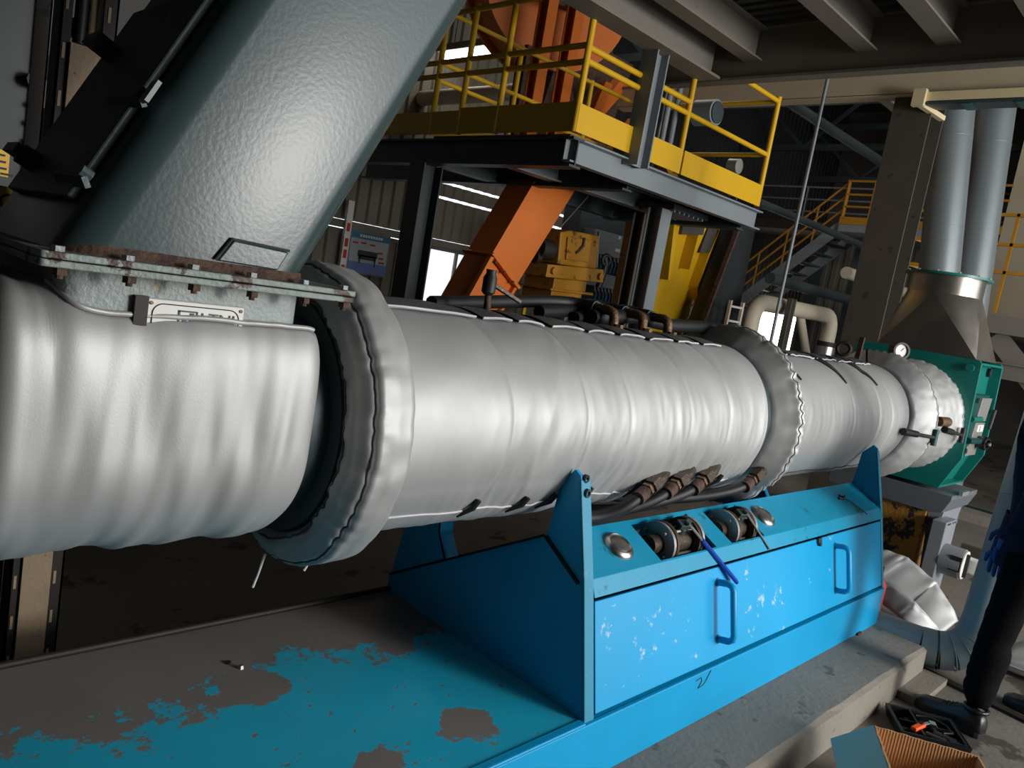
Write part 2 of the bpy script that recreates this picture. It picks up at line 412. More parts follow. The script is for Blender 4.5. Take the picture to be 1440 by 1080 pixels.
def struct(o, label=None):
    o['kind'] = 'structure'
    if label: o['label'] = label
    return o

def copies(o, offs, parent=None):
    """linked copies of one part (shared mesh) moved by the given offsets"""
    out = []
    for d in offs:
        c = o.copy(); COL.objects.link(c); c.parent = o.parent if parent is None else parent
        c.location = Vector(o.location) + Vector(d); out.append(c)
    return out

def text_part(name, txt, size, origin, xdir, ydir, mt, parent, depth=0.0008):
    cu = bpy.data.curves.new(name, 'FONT'); cu.body = txt; cu.size = size; cu.extrude = depth
    tmp = bpy.data.objects.new(name, cu); COL.objects.link(tmp)
    dg = bpy.context.evaluated_depsgraph_get()
    me = bpy.data.meshes.new_from_object(tmp.evaluated_get(dg))
    bpy.data.objects.remove(tmp, do_unlink=True)
    x = Vector(xdir).normalized(); y = Vector(ydir).normalized(); z = x.cross(y)
    off = wl(parent)
    for v in me.vertices:
        c = v.co.copy(); v.co = Vector(origin) + x * c.x + y * c.y + z * c.z - off
    me.materials.clear(); me.materials.append(M[mt])
    o = bpy.data.objects.new(name, me); COL.objects.link(o); o.parent = parent
    return o

def hexbolt(mb, c, axis, r, h):
    return mb.cyl(c, Vector(c) + Vector(axis).normalized() * h, r, r, 6)

def arc(c, r, a0, a1, u, w, n=8):
    """points of an arc in the plane (u, w)"""
    u = Vector(u); w = Vector(w); c = Vector(c)
    return [c + u * (r * math.cos(a0 + (a1 - a0) * i / n)) + w * (r * math.sin(a0 + (a1 - a0) * i / n)) for i in range(n + 1)]

def bezier(p0, p1, p2, p3, n=14):
    p0, p1, p2, p3 = map(Vector, (p0, p1, p2, p3))
    return [p0 * (1 - t) ** 3 + p1 * 3 * t * (1 - t) ** 2 + p2 * 3 * t * t * (1 - t) + p3 * t ** 3 for t in [i / n for i in range(n + 1)]]

# ================================================================== the setting
struct(MB().box(-5, 22, -5.2, 9.3, -0.2, 0).build('floor', 'floor'), 'dirty grey concrete workshop floor')
struct(MB().box(-5, 22, -5.2, 9.3, 7.4, 7.55).build('ceiling', 'roof'), 'dark sheet roof of the hall')
# front wall (behind the photographer) with the tall open doorway the daylight comes through
w = MB(); w.box(-5, 3.0, -5.2, -5.0, 0, 7.4); w.box(10.8, 22, -5.2, -5.0, 0, 7.4); w.box(3.0, 10.8, -5.2, -5.0, 5.4, 7.4)
struct(w.build('wall_front', 'wall_dark'), 'grey wall with tall open doorway')
struct(MB().box(-5.2, -5, -5.2, 9.3, 0, 7.4).build('wall_left', 'wall_dark'), 'grey end wall')

def corrugated(mb, x0, x1, y, z0, z1, pitch=0.19, depth=0.035):
    pts = []; x = x0; i = 0
    while x < x1 - 1e-4:
        for dx, dd in ((0, 0), (pitch * 0.55, 0), (pitch * 0.66, depth), (pitch * 0.88, depth)):
            if x + dx <= x1: pts.append((x + dx, y + dd))
        x += pitch
    pts.append((x1, y))
    mb.grid([[(a, b, z0) for a, b in pts], [(a, b, z1) for a, b in pts]])
    mb.grid([[(a, b + 0.02, z0) for a, b in pts], [(a, b + 0.02, z1) for a, b in pts]])
WY = 9.0
FX = 20.0
w = MB()
corrugated(w, -5, 6.58, WY, 0, 1.98); corrugated(w, 6.66, 6.95, WY, 0, 1.98)
corrugated(w, 8.6, 10.4, WY, 0, 2.02); corrugated(w, -5, 10.4, WY, 2.10, 2.68); corrugated(w, 6.9, 10.4, WY, 2.72, 2.90)
corrugated(w, -5, 6.9, WY, 2.68, 2.90); corrugated(w, -5, 10.4, WY, 2.94, 7.4)
wb = struct(w.build('wall_back', 'wall'), 'corrugated grey cladding along the back')
w3 = MB(); corrugated(w3, 10.4, FX, WY, 0, 7.4); w3.build('shaded_cladding', 'roof', wb)  # far stretch of the same cladding, its dimness put into a darker colour
MB().box(-5, 10.4, WY - 0.06, WY - 0.005, 1.99, 2.09).build('girt', 'beam', wb)
MB().box(6.86, 7.02, WY - 0.09, WY - 0.005, 0, 3.0).build('girt', 'wall_pale', wb)
t = MB(); t.box(7.05, 8.6, WY - 0.02, WY + 0.03, 1.94, 2.0); t.box(7.05, 8.6, WY - 0.02, WY + 0.03, 0.9, 0.97); t.box(7.05, 7.10, WY - 0.02, WY + 0.03, 0.97, 1.94); t.box(8.55, 8.6, WY - 0.02, WY + 0.03, 0.97, 1.94); t.box(7.66, 7.70, WY - 0.02, WY + 0.03, 0.97, 1.94)
w1 = struct(t.build('window_1', 'steel'), 'bright window in the back cladding')
for a, b in ((7.10, 7.66), (7.70, 8.55)):
    MB().box(a, b, WY + 0.0, WY + 0.006, 0.97, 1.94).build('pane', 'glass', w1)
w2 = MB(); corrugated(w2, 7.0, 8.6, WY + 0.001, 0, 0.9); o = w2.build('cladding_panel', 'wall', wb)
# side return and the far end of the hall

struct(MB().box(FX, FX + .15, -5.2, 9.2, 0, 7.4).build('wall_right', 'wall_dark'), 'dim far end wall')

# ---------------------------------------------------------------- concrete plinth, floor rail
def plinth():
    # broken front arris: top edge wanders a little
    top = []; n = 60
    rows_t = []; rows_b = []
    x0, x1 = -3.0, 4.40
    for i in range(n + 1):
        x = x0 + (x1 - x0) * i / n
        j = 0.010 * noise.noise((x * 4, 0, 3)) + 0.006 * noise.noise((x * 15, 2, 3))
        k = 0.006 * noise.noise((x * 6, 9, 1))
        rows_t.append((x, 0.972 + j + 0.006, 0.16)); rows_b.append((x, 0.958 + k - 0.002, 0.148 + 0.008 * noise.noise((x * 12, 5, 5))))
    m = MB()
    m.grid([[(p[0], 2.46, 0.0) for p in rows_t], [(p[0], 2.46, 0.16) for p in rows_t], rows_t, rows_b, [(p[0], 0.95, 0.0) for p in rows_t]])
    m.add([(x1, 2.46, 0), (x1, 2.46, .16), rows_t[-1], rows_b[-1], (x1, .95, 0)], [(0, 1, 2, 3, 4)])
    m.add([(x0, 2.46, 0), (x0, 2.46, .16), rows_t[0], rows_b[0], (x0, .95, 0)], [(4, 3, 2, 1, 0)])
    # lower kerb step at the far corner
    m.box(4.02, 4.44, 0.84, 0.955, 0, 0.035)
    return m
tag(plinth().build('concrete_plinth', 'concrete'), 'rough grey concrete plinth under the blue machine', 'plinth')
r = T('floor_rail', 'dark steel strip set in the floor beside the shoe', 'rail', (4.4, 0.55, 0))
MB().bar((4.50, 1.02, 0.008), (4.26, -0.6, 0.008), 0.045, 0.016).build('strip', 'slot_steel', r)
MB().bar((4.54, 1.02, 0.005), (4.30, -0.6, 0.005), 0.02, 0.010).build('edge', 'rust', r)

# ================================================================== the extruder
YC, ZC = 1.77, 1.226
# ---------------------------------------------------------------- blue base frame
bx = T('machine_base', 'long low blue steel base frame, its top worn to bare metal', 'machine base', (1.2, 1.75, 0.16))
MB().box(-2.0, 1.86, 1.26, 2.279, 0.352, 0.373).build('top_plate', 'deck_worn', bx)
m = MB(); m.box(-2.0, 4.447, 1.232, 1.262, 0.16, 0.370); m.box(-2.0, 1.858, 1.232, 1.262, 0.370, 0.378)
m.build('front_skirt', 'blue', bx, bevel=0.004)
MB().box(-2.0, 4.447, 2.25, 2.28, 0.16, 0.372).build('rear_skirt', 'blue', bx, bevel=0.004)
MB().tube([(-2.0, 2.262, 0.386), (1.86, 2.262, 0.386)], 0.011, 8).build('rear_edge_bead', 'slot_steel', bx, smooth=60)
MB().box(4.417, 4.447, 1.262, 2.25, 0.16, 0.37).build('end_plate', 'blue', bx)
m = MB(); m.cyl((1.11, 1.985, 0.372), (1.11, 1.985, 0.384), 0.010, 0.007, 6); m.build('bolt_head', 'chrome', bx); 
MB().cyl((1.09, 2.03, 0.372), (1.09, 2.03, 0.378), 0.009, 0.009, 8).build('bolt_hole_plug', 'black', bx)
# a hand-drawn tick on the skirt
MB().tube([(2.50, 1.2305, 0.345), (2.535, 1.2305, 0.350), (2.545, 1.2305, 0.335), (2.525, 1.2305, 0.310), (2.56, 1.2305, 0.313), (2.575, 1.2305, 0.325), (2.60, 1.2305, 0.375 - 0.012)], 0.0016, 5).build('pen_mark', 'ink_black', bx)
MB().box(4.15, 4.20, 1.22, 1.26, 0.16, 0.172).build('shim', 'rust', bx)

# ---------------------------------------------------------------- valve cabinet
cb = T('valve_cabinet', 'bright blue sloped valve cabinet standing under the silver barrel', 'cabinet', (3.15, 1.7, 0.37))
def end_plate(x0, x1):
    m = MB()
    m.prism([(1.245, 0.372), (1.345, 0.79), (1.43, 1.10), (1.455, 1.115), (1.505, 1.06), (1.518, 0.90), (1.525, 0.875), (2.275, 0.44), (2.285, 0.372)], 'x', x0, x1)
    return m
end_plate(1.862, 1.876).build('end_panel', 'blue', cb)
end_plate(4.43, 4.444).build('end_panel', 'blue', cb)
for xa, xb in ((1.858, 1.905), (4.418, 4.447)):
    # folded front edge of the end panel
    prof = [(1.243, 0.372), (1.343, 0.79), (1.427, 1.09)]
    m = MB()
    for (y0, z0), (y1, z1) in zip(prof[:-1], prof[1:]):
        m.prism([(y0 - 0.004, z0), (y1 - 0.004, z1), (y1 + 0.008, z1), (y0 + 0.008, z0)], 'x', xa, xb)
    m.build('edge_strip', 'blue_edge', cb, bevel=0.003)
# welded stiffener line on the near end panel
MB().bar((1.858, 1.36, 0.777), (1.858, 1.522, 0.872), 0.010, 0.012, (1, 0, 0)).build('weld_seam', 'black', cb)
MB().bar((1.858, 1.53, 0.872), (1.858, 2.27, 0.443), 0.008, 0.010, (1, 0, 0)).build('weld_seam', 'black', cb)
for x0, x1 in ((1.858, 1.905), (4.418, 4.447)):
    m = MB(); m.prism([(1.965, 0.62), (2.265, 0.446), (2.215, 0.70), (2.17, 0.90), (2.05, 1.02), (2.035, 0.80), (2.02, 0.70)], 'x', x0, x0 + 0.014)
    m.prism([(2.03, 0.78), (2.05, 1.02), (2.06, 1.02), (2.04, 0.78)], 'x', x0, x1 + .015); m.prism([(1.965, 0.62), (2.02, 0.70), (2.03, 0.78), (2.04, 0.78), (2.03, 0.70), (1.98, 0.62)], 'x', x0, x1 + .015)
    m.build('rear_upright', 'blue', cb)
# dark clamp ends at the top of the near upright
m = MB(); m.lathe([(0, 0.014), (0.012, 0.014), (0.012, 0.007), (0.006, 0.006)], (1.882, 1.432, 1.092), (0.1, -1, 0), 16); m.build('clamp_pin', 'black', cb, smooth=40)
m = MB(); m.lathe([(0, 0.014), (0.016, 0.014), (0.016, 0.008), (0.006, 0.007)], (1.882, 1.420, 1.050), (0.1, -1, 0), 16); m.build('clamp_pin', 'steel_dark', cb, smooth=40)
# sloped lid with two cut-outs
LP0, LP1 = Vector((0, 1.345, 0.79)), Vector((0, 1.52, 0.88))
LD = (LP1 - LP0).normalized(); LN = Vector((0, -LD.z, LD.y)); LL = (LP1 - LP0).length
def lid(x, s, h=0.0):
    return Vector((x, 0, 0)) + LP0 + LD * s + LN * h
def lidbox(mb, x0, x1, s0, s1, t=0.012):
    vs = [lid(x0, s0, -t), lid(x1, s0, -t), lid(x1, s1, -t), lid(x0, s1, -t), lid(x0, s0), lid(x1, s0), lid(x1, s1), lid(x0, s1)]
    return mb.add(vs, [(0, 3, 2, 1), (4, 5, 6, 7), (0, 1, 5, 4), (1, 2, 6, 5), (2, 3, 7, 6), (3, 0, 4, 7)])
m = MB()
HX = (1.905, 2.295, 2.675, 2.795, 3.07, 4.43)
lidbox(m, HX[0], HX[1], 0, LL); lidbox(m, HX[2], HX[3], 0, LL); lidbox(m, HX[4], HX[5], 0, LL)
for a, b in ((HX[1], HX[2]), (HX[3], HX[4])):
    lidbox(m, a, b, 0, 0.006); lidbox(m, a, b, LL - 0.014, LL)
m.build('sloped_lid', 'blue_lid', cb)
m = MB(); m.prism([(1.345, 0.79), (1.322, 0.735), (1.332, 0.735), (1.357, 0.786)], 'x', 1.905, 4.43); m.build('lid_lip', 'blue_lid', cb, bevel=0.002)
m = MB(); m.prism([(1.525, 0.875), (2.275, 0.44), (2.275, 0.43), (1.52, 0.865)], 'x', 1.90, 4.43); m.build('rear_cover', 'blue', cb)
# dark inside tray below the openings
m = MB(); m.prism([(1.32, 0.62), (1.50, 0.62), (1.50, 0.60), (1.32, 0.60)], 'x', 1.92, 4.42); m.build('inner_tray', 'black', cb)
# door leaf
DP0, DP1 = Vector((0, 1.2445, 0.385)), Vector((0, 1.326, 0.722))
DD = (DP1 - DP0).normalized(); DN = Vector((0, -DD.z, DD.y)); DLn = (DP1 - DP0).length
def door(x, s, h=0.0):
    return Vector((x, 0, 0)) + DP0 + DD * s + DN * h
def doorbox(mb, x0, x1, s0, s1, h0, h1):
    vs = [door(x0, s0, h0), door(x1, s0, h0), door(x1, s1, h0), door(x0, s1, h0), door(x0, s0, h1), door(x1, s0, h1), door(x1, s1, h1), door(x0, s1, h1)]
    return mb.add(vs, [(0, 3, 2, 1), (4, 5, 6, 7), (0, 1, 5, 4), (1, 2, 6, 5), (2, 3, 7, 6), (3, 0, 4, 7)])
dl = doorbox(MB(), 1.912, 4.412, 0.0, DLn, -0.012, 0.002).build('door', 'door', cb, bevel=0.003)
for xh in (2.665, 3.79):
    pts = [door(xh, 0.075, 0), door(xh, 0.075, 0.03)] + [door(xh, 0.075, 0.045) + Vector((0.008, 0, 0))]
    pts = [door(xh, 0.075, 0.0), door(xh, 0.075, 0.045), door(xh, 0.083, 0.062), door(xh, 0.10, 0.068), door(xh, 0.265, 0.068), door(xh, 0.282, 0.062), door(xh, 0.29, 0.045), door(xh, 0.29, 0.0)]
    hd = MB().tube(pts, 0.013, 10).build('handle', 'blue', dl, smooth=60)
    m = MB()
    for s_ in (0.075, 0.29): m.cyl(door(xh, s_, 0.0), door(xh, s_, 0.006), 0.017, n=14)
    m.build('handle_foot', 'blue_edge', hd, smooth=40)
m = MB(); doorbox(m, 3.575, 3.61, DLn - 0.02, DLn + 0.004, 0.002, 0.014); m.cyl(door(3.592, DLn - 0.024, 0.004), door(3.592, DLn - 0.024, 0.018), 0.010, n=10); m.build('latch', 'chute_dark', dl)
# indicator windows
for xg in (2.14, 3.20):
    c = lid(xg, 0.098, 0)
    g = MB().lathe([(0, 0.060), (0.006, 0.058), (0.012, 0.052), (0.016, 0.044), (0.012, 0.038)], c, LN, 32).build('indicator_bezel', 'chrome', cb, smooth=50)
    MB().lathe([(0.009, 0.039), (0.014, 0.034), (0.017, 0.020), (0.018, 0.002)], c, LN, 28).build('lens', 'lens', g, smooth=60)
# wire hook lying on the lid
MB().tube([lid(4.10, 0.125, 0.004), lid(4.13, 0.11, 0.010), lid(4.10, 0.10, 0.006), lid(4.06, 0.11, 0.005)] , 0.007, 6).build('hook_knob', 'black', cb, smooth=60)
MB().tube([lid(4.10, 0.11, 0.008), lid(4.14, 0.06, 0.010), lid(4.17, 0.01, 0.006), lid(4.18, -0.02, 0.004)], 0.0028, 6).build('hook_wire', 'slot_steel', cb, smooth=60)

# ---------------------------------------------------------------- ball valves in the cut-outs
def valve(x, label, grip, sc):
    c = Vector((x, 1.44, 0.812))
    v = T('ball_valve', label, 'valve', (x, 1.44, 0.745), group='ball valves in the cabinet cut-outs')
    ax = Vector((1, 0, 0))
    MB().lathe([(-0.16 * sc, 0.036), (-0.105 * sc, 0.036), (-0.10 * sc, 0.05), (0.10 * sc, 0.05), (0.105 * sc, 0.036), (0.16 * sc, 0.036)], c, ax, 20).build('valve_body', 'bronze', v, smooth=40)
    for k in (-1, 1):
        for q in (0.075, 0.098):
            MB().lathe([(k * q * sc - 0.007, 0.052), (k * q * sc - 0.007, 0.080), (k * q * sc + 0.007, 0.080), (k * q * sc + 0.007, 0.052)], c, ax, 28).build('flange', 'bronze' if q < 0.08 else 'plate', v, smooth=40)
    for a in (0.6, 2.2, 3.8, 5.4):
        d = Vector((0, math.cos(a), math.sin(a))) * 0.060
        MB().cyl(c + d - ax * 0.12 * sc, c + d + ax * 0.12 * sc, 0.006, n=8).build('tie_bolt', 'plate', v, smooth=40)
    m = MB(); m.cyl(c + LN * 0.045, c + LN * 0.072, 0.022, n=12); m.obox(c + LN * 0.082, (0.06, 0.036, 0.02), (R(27), 0, R(-12))); m.obox(c + LN * 0.095 + Vector((0.01, -.004, 0)), (0.045, 0.02, 0.012), (R(27), 0, R(20)))
    m.build('stem_bracket', 'chute_dark', v, bevel=0.003)
    tip = Vector((2.765, 1.282, 0.662)) if grip else Vector((3.08, 1.318, 0.742))
    a0 = c + LN * 0.10
    mid = a0.lerp(tip, 0.34)
    m = MB(); m.bar(a0, mid, 0.018, 0.006, LN)
    if not grip: m.bar(mid, tip, 0.015, 0.005, LN)
    lv = m.build('lever', 'plate', v, bevel=0.001)
    if grip: MB().bar(mid - (tip - a0).normalized() * 0.02, tip, 0.024, 0.014, LN).build('lever_sleeve', 'lever_blue', v, bevel=0.004, label='blue plastic lever sleeve')
    return v
valve(2.49, 'valve with a blue-sleeved lever in the larger cut-out of the blue lid', True, 1.0)
valve(2.935, 'valve with a bare grey lever in the smaller cut-out of the blue lid', False, 0.78)

# ---------------------------------------------------------------- barrel steel under the jackets
br = T('extruder_barrel', 'dark steel extruder barrel showing between the silver jackets', 'barrel', (3.0, YC, 0.9))
m = MB(); m.lathe([(0, 0.26), (5.75, 0.26)], (0.12, YC, ZC), (1, 0, 0), 48); m.build('barrel_tube', 'barrel', br, smooth=40)
for xa in (1.03, 3.12, 5.2):
    m = MB(); m.lathe([(-0.04, 0.26), (-0.04, 0.305), (0.04, 0.305), (0.04, 0.26)], (xa, YC, ZC), (1, 0, 0), 48); m.build('barrel_flange', 'barrel', br, smooth=40)
# gearbox side flange at the left end (runs out of the picture)
gb = T('gearbox_flange', 'dark round gearbox flange at the left end of the barrel', 'flange', (0.1, YC, 0.8))
m = MB(); m.lathe([(0, 0.24), (0, 0.36), (0.10, 0.36), (0.10, 0.26)], (0.16, YC, ZC), (1, 0, 0), 48); m.build('flange_ring', 'barrel', gb, smooth=40)
m = MB(); m.lathe([(0, 0.02), (0.0, 0.30), (0.7, 0.30)], (-0.6, YC, ZC), (1, 0, 0), 40); m.build('gearbox_neck', 'chute_dark', gb, smooth=40)
m = MB(); m.box(-1.7, -0.55, 1.3, 2.24, 0.372, 1.65); m.build('gearbox_body', 'steel_dark', gb, bevel=0.02)
bo = MB().cyl((0.14, YC - 0.33, ZC), (0.285, YC - 0.33, ZC), 0.013, n=6).build('flange_bolt', 'rusty_brass', gb)
copies(bo, [(0, 0.33 * (1 - math.cos(2 * PI * k / 16)), 0.33 * math.sin(2 * PI * k / 16)) for k in range(1, 16)])

# ---------------------------------------------------------------- jackets
def N3(x, y, z): return noise.noise(Vector((x, y, z)))
def ring_point(x, th, r, sy=1.0, sz=1.0):
    return (x, YC - r * math.cos(th) * sy, ZC + r * math.sin(th) * sz)
def jacket(name, mtl, parent, xs, rf, nt=150, rin=0.27, th0=-PI, th1=PI):
    """closed sleeve: radius rf(x, theta); theta 0 faces the camera side, pi/2 is up"""
    rows = []
    ths = [th0 + (th1 - th0) * i / nt for i in range(nt)]
    rows.append([ring_point(xs[0], t, rin) for t in ths])
    for x in xs: rows.append([ring_point(x, t, rf(x, t)) for t in ths])
    rows.append([ring_point(xs[-1], t, rin) for t in ths])
    return MB().grid(rows, closed=True).build(name, mtl, parent, smooth=70)
def linsp(a, b, n): return [a + (b - a) * i / n for i in range(n + 1)]

# sleeve over the main barrel zone
def r_b1(x, th):
    tt = th
    low = max(0.0, min(1.0, (0.55 - tt) / 1.3)) if abs(tt) < PI / 2 + .3 else 0.3
    k = min(1, max(0.15, (x - 1.25) / 0.5))
    r = 0.3175
    r += 0.004 * N3(x * 2.2, tt * 1.6, 1.0) + 0.0035 * N3(x * 6, tt * 2.5, 4.0)
    # circumferential gathers, pulled slightly towards the fittings below
    u = x * 9.5 + 0.55 * tt * math.sin(x * 3.1)
    g = 1 - abs(N3(u, tt * 0.8, 7.0)) * 2.2
    r += 0.0075 * k * (0.30 + 0.70 * low) * g
    g2 = 1 - abs(N3(x * 17 + 0.9 * tt * math.sin(x * 5.0 + 1), tt * 0.9, 12.0)) * 2.4
    r += 0.0052 * k * (0.12 + 0.88 * low) * g2
    r += 0.0025 * k * low * N3(x * 45 + 2.0 * tt, tt * 2.0, 14.0)
    u2 = x * 23 + 1.4 * tt
    r += 0.0035 * k * (0.3 + 0.7 * low) * N3(u2, tt * 1.4, 2.0)
    for xs_, am in ((1.50, .004), (1.83, .007), (2.06, .005), (2.43, .005), (2.72, .006)):
        dx = (x - xs_ - 0.05 * math.cos(tt * 1.3)) / 0.010
        r -= am * math.exp(-dx * dx) * (0.45 + .55 * abs(math.sin(tt * 1.7 + xs_)))
    # slack along the lower lap
    if -2.4 < tt < -0.5:
        r += 0.017 * math.exp(-((tt + 1.05) / 0.34) ** 2) * (1 + 0.25 * N3(x * 4, 0, 9))
    return r
b1 = T('barrel_jacket', 'long silver insulating sleeve on the main barrel, creased and strapped, left of middle collar', 'insulation jacket', (2.1, YC, 0.86), group='silver barrel jackets')
jacket('sleeve', 'silver', b1, linsp(1.10, 3.09, 270), r_b1, 170)
def surf_b1(x, th, h=0.0): return Vector(ring_point(x, th, r_b1(x, th) + h))
# lower lap hem
MB().tube([surf_b1(x, -0.80 + 0.02 * math.sin(x * 7), 0.001) for x in linsp(1.16, 3.0, 60)], 0.0035, 6).build('hem', 'white_trim', b1, smooth=60)
# strap tabs poking out along the hem
for x_, d_ in ((1.17, 0.6), (1.50, 1.0), (1.70, 1.2), (1.83, .9), (2.02, 1.0), (2.30, 1.0), (2.60, .6), (2.88, .9)):
    a_, b_, c_ = surf_b1(x_ + 0.018, -0.66, 0.004), surf_b1(x_ + 0.008, -0.74, 0.012), surf_b1(x_ - 0.018 * d_, -0.88, 0.008)
    st = MB().tube([a_, b_, c_], [0.010, 0.009, 0.003], 8).build('strap_tab', 'black', b1, smooth=60)
# flaps along the top seam
flx = ((1.21, 1.53), (1.56, 1.68), (1.71, 1.83), (1.87, 2.03), (2.06, 2.20), (2.24, 2.39), (2.43, 2.58), (2.62, 2.77), (2.81, 2.95))
for i, (xa, xb) in enumerate(flx):
    rows = []
    for t_ in linsp(1.24, 2.0, 9):
        rows.append([surf_b1(x, t_, 0.009 + 0.004 * math.sin((x - xa) / (xb - xa) * PI)) for x in linsp(xa, xb, 7)])
    f1 = MB(); f1.grid(rows); f1.grid([[p - Vector((0, 0, 0.005)) for p in r_] for r_ in rows])
    for r_ in (rows[0], rows[-1]): f1.grid([r_, [p - Vector((0, 0, 0.005)) for p in r_]])
    fo = f1.build('seam_flap', 'flap', b1, smooth=50)
    MB().tube([p + Vector((0, -0.001, 0.001)) for p in rows[0]], 0.0030, 6).build('flap_edging', 'white_trim', fo, smooth=60)

# sleeve over the second barrel zone
def r_b2(x, th):
    r = 0.314 + 0.004 * N3(x * 2.0, th * 1.5, 21) + 0.003 * N3(x * 5, th * 2, 23)
    low = 1 if th < 0.3 else 0.35
    r += 0.0045 * low * N3(x * 15 + .6 * th, th * 0.9, 27) + 0.002 * low * N3(x * 36, th * 1.5, 29)
    for xs_ in (4.05, 4.42, 4.62):
        r -= 0.006 * math.exp(-((x - xs_ - 0.03 * math.cos(th)) / 0.012) ** 2)
    if -2.4 < th < -0.4: r += 0.020 * math.exp(-((th + 1.1) / 0.35) ** 2)
    return r
b2 = T('barrel_jacket', 'smoother silver insulating sleeve between the middle collar and the stitched collars', 'insulation jacket', (4.0, YC, 0.88), group='silver barrel jackets')
jacket('sleeve', 'silver', b2, linsp(3.27, 4.93, 200), r_b2, 150)
def surf_b2(x, th, h=0.0): return Vector(ring_point(x, th, r_b2(x, th) + h))
for xs_ in (3.47, 4.02, 4.46):
    MB().tube([surf_b2(xs_ - 0.10 + 0.16 * (1.55 - t_), t_, 0.006) for t_ in linsp(1.55, 0.72, 10)], [0.013] * 6 + [0.010, .008, 0.006, 0.005, 0.004], 7).build('strap', 'black', b2, smooth=60)
for i, (xa, xb) in enumerate(((3.36, 3.60), (3.64, 3.92), (3.95, 4.2), (4.24, 4.44), (4.48, 4.7))):
    rows = [[surf_b2(x, t_, 0.012 + 0.010 * N3(x * 22, t_ * 9, i)) for x in linsp(xa, xb, 12)] for t_ in linsp(1.26, 1.95, 8)]
    fo = MB().grid(rows).build('seam_flap', 'flap', b2, smooth=50)
    MB().tube([p + Vector((0, -0.001, 0.001)) for p in rows[0]], 0.0035, 6).build('flap_edging', 'white_trim', fo, smooth=60)
MB().tube([surf_b2(x, -0.92 + 0.05 * N3(x * 3, 0, 0), 0.002) for x in linsp(3.3, 4.8, 40)], 0.0035, 6).build('hem', 'silver_trim', b2, smooth=60)

# padded collars
def collar(label, prof, seams, puck, seed, ties=(), inner=0.27, nt=170, group='padded silver collars'):
    """prof: (x, r) list; seams: indices of prof where a stitched seam runs; puck: pucker depth"""
    xs0 = min(p[0] for p in prof)
    t = T('padded_collar', label, 'insulation collar', ((prof[0][0] + prof[-1][0]) / 2, YC, ZC - 0.41), group=group)
    # densify
    pts = []
    for i in range(len(prof) - 1):
        (xa, ra), (xb, rb) = prof[i], prof[i + 1]
        n_ = max(2, int(math.hypot(xb - xa, rb - ra) / 0.008))
        for k in range(n_): pts.append((xa + (xb - xa) * k / n_, ra + (rb - ra) * k / n_))
    pts.append(prof[-1])
    sx = [prof[i] for i in seams]
    def bulge(x, r, th):
        d = min([math.hypot(x - a, r - b) for a, b in sx] + [1.0])
        e = math.exp(-(d / 0.028) ** 2)
        p = puck * e * (1 - abs(N3(th * 9.0, seed, 0.0)) * 2.4)
        w = 0.006 * N3(x * 9, th * 3.0, seed + 3) + 0.0045 * N3(x * 20, th * 7, seed + 5)
        sag = 0.014 * max(0, -math.sin(th)) ** 2
        return r + p - 0.010 * math.exp(-(d / 0.008) ** 2) + (w if r > inner + .02 else 0) + sag
    rows = []
    ths = [-PI + 2 * PI * i / nt for i in range(nt)]
    for x, r in pts: rows.append([ring_point(x + (0.006 * N3(th * 4, seed, 8) if r > .3 else 0), th, bulge(x, r, th)) for th in ths])
    MB().grid(rows, closed=True).build('padded_cover', 'silver', t, smooth=75)
    for (x, r) in sx:
        sp = [Vector(ring_point(x, th, bulge(x, r, th) + 0.002)) for th in ths]
        seam = MB().tube(sp + [sp[0]], 0.003, 6, caps=False).build('seam', 'silver_trim', t, smooth=60)
    for (x, th, L_) in ties:
        a = Vector(ring_point(x, th, 0.375))
        MB().tube([a, a + Vector((-0.012, 0, -L_ * 0.6)), a + Vector((-0.02, 0.004, -L_))], [0.004, 0.003, 0.0035], 6).build('tie_tape', 'white_trim', t, smooth=60)
    return t
collar('large padded silver collar next to the grey feed neck',
       [(1.08, 0.27), (1.03, 0.285), (1.0, 0.303), (0.994, 0.318), (1.002, 0.338), (1.022, 0.368), (1.034, 0.383), (1.045, 0.389), (1.09, 0.393), (1.135, 0.388), (1.152, 0.37), (1.155, 0.31)],
       (3, 6), 0.006, 31, ties=((0.99, -1.45, 0.09), (1.10, -1.30, 0.05)))
collar('middle padded silver collar with a wrinkled dark left side, between the two barrel sleeves',
       [(3.15, 0.26), (3.15, 0.300), (3.158, 0.318), (3.19, 0.358), (3.222, 0.396), (3.236, 0.402), (3.262, 0.402), (3.288, 0.388), (3.30, 0.36), (3.305, 0.31)],
       (5,), 0.014, 41)
collar('flared stitched silver collar nearest the second barrel sleeve, left of its twin',
       [(5.0, 0.26), (5.0, 0.298), (5.012, 0.318), (5.07, 0.352), (5.15, 0.396), (5.17, 0.402), (5.20, 0.394), (5.23, 0.37), (5.24, 0.33), (5.24, 0.27)],
       (5,), 0.010, 51)
collar('stitched silver collar against the teal die box',
       [(5.56, 0.26), (5.56, 0.300), (5.60, 0.318), (5.70, 0.345), (5.80, 0.374), (5.83, 0.378), (5.86, 0.372), (5.885, 0.355), (5.893, 0.27)],
       (5,), 0.010, 61)
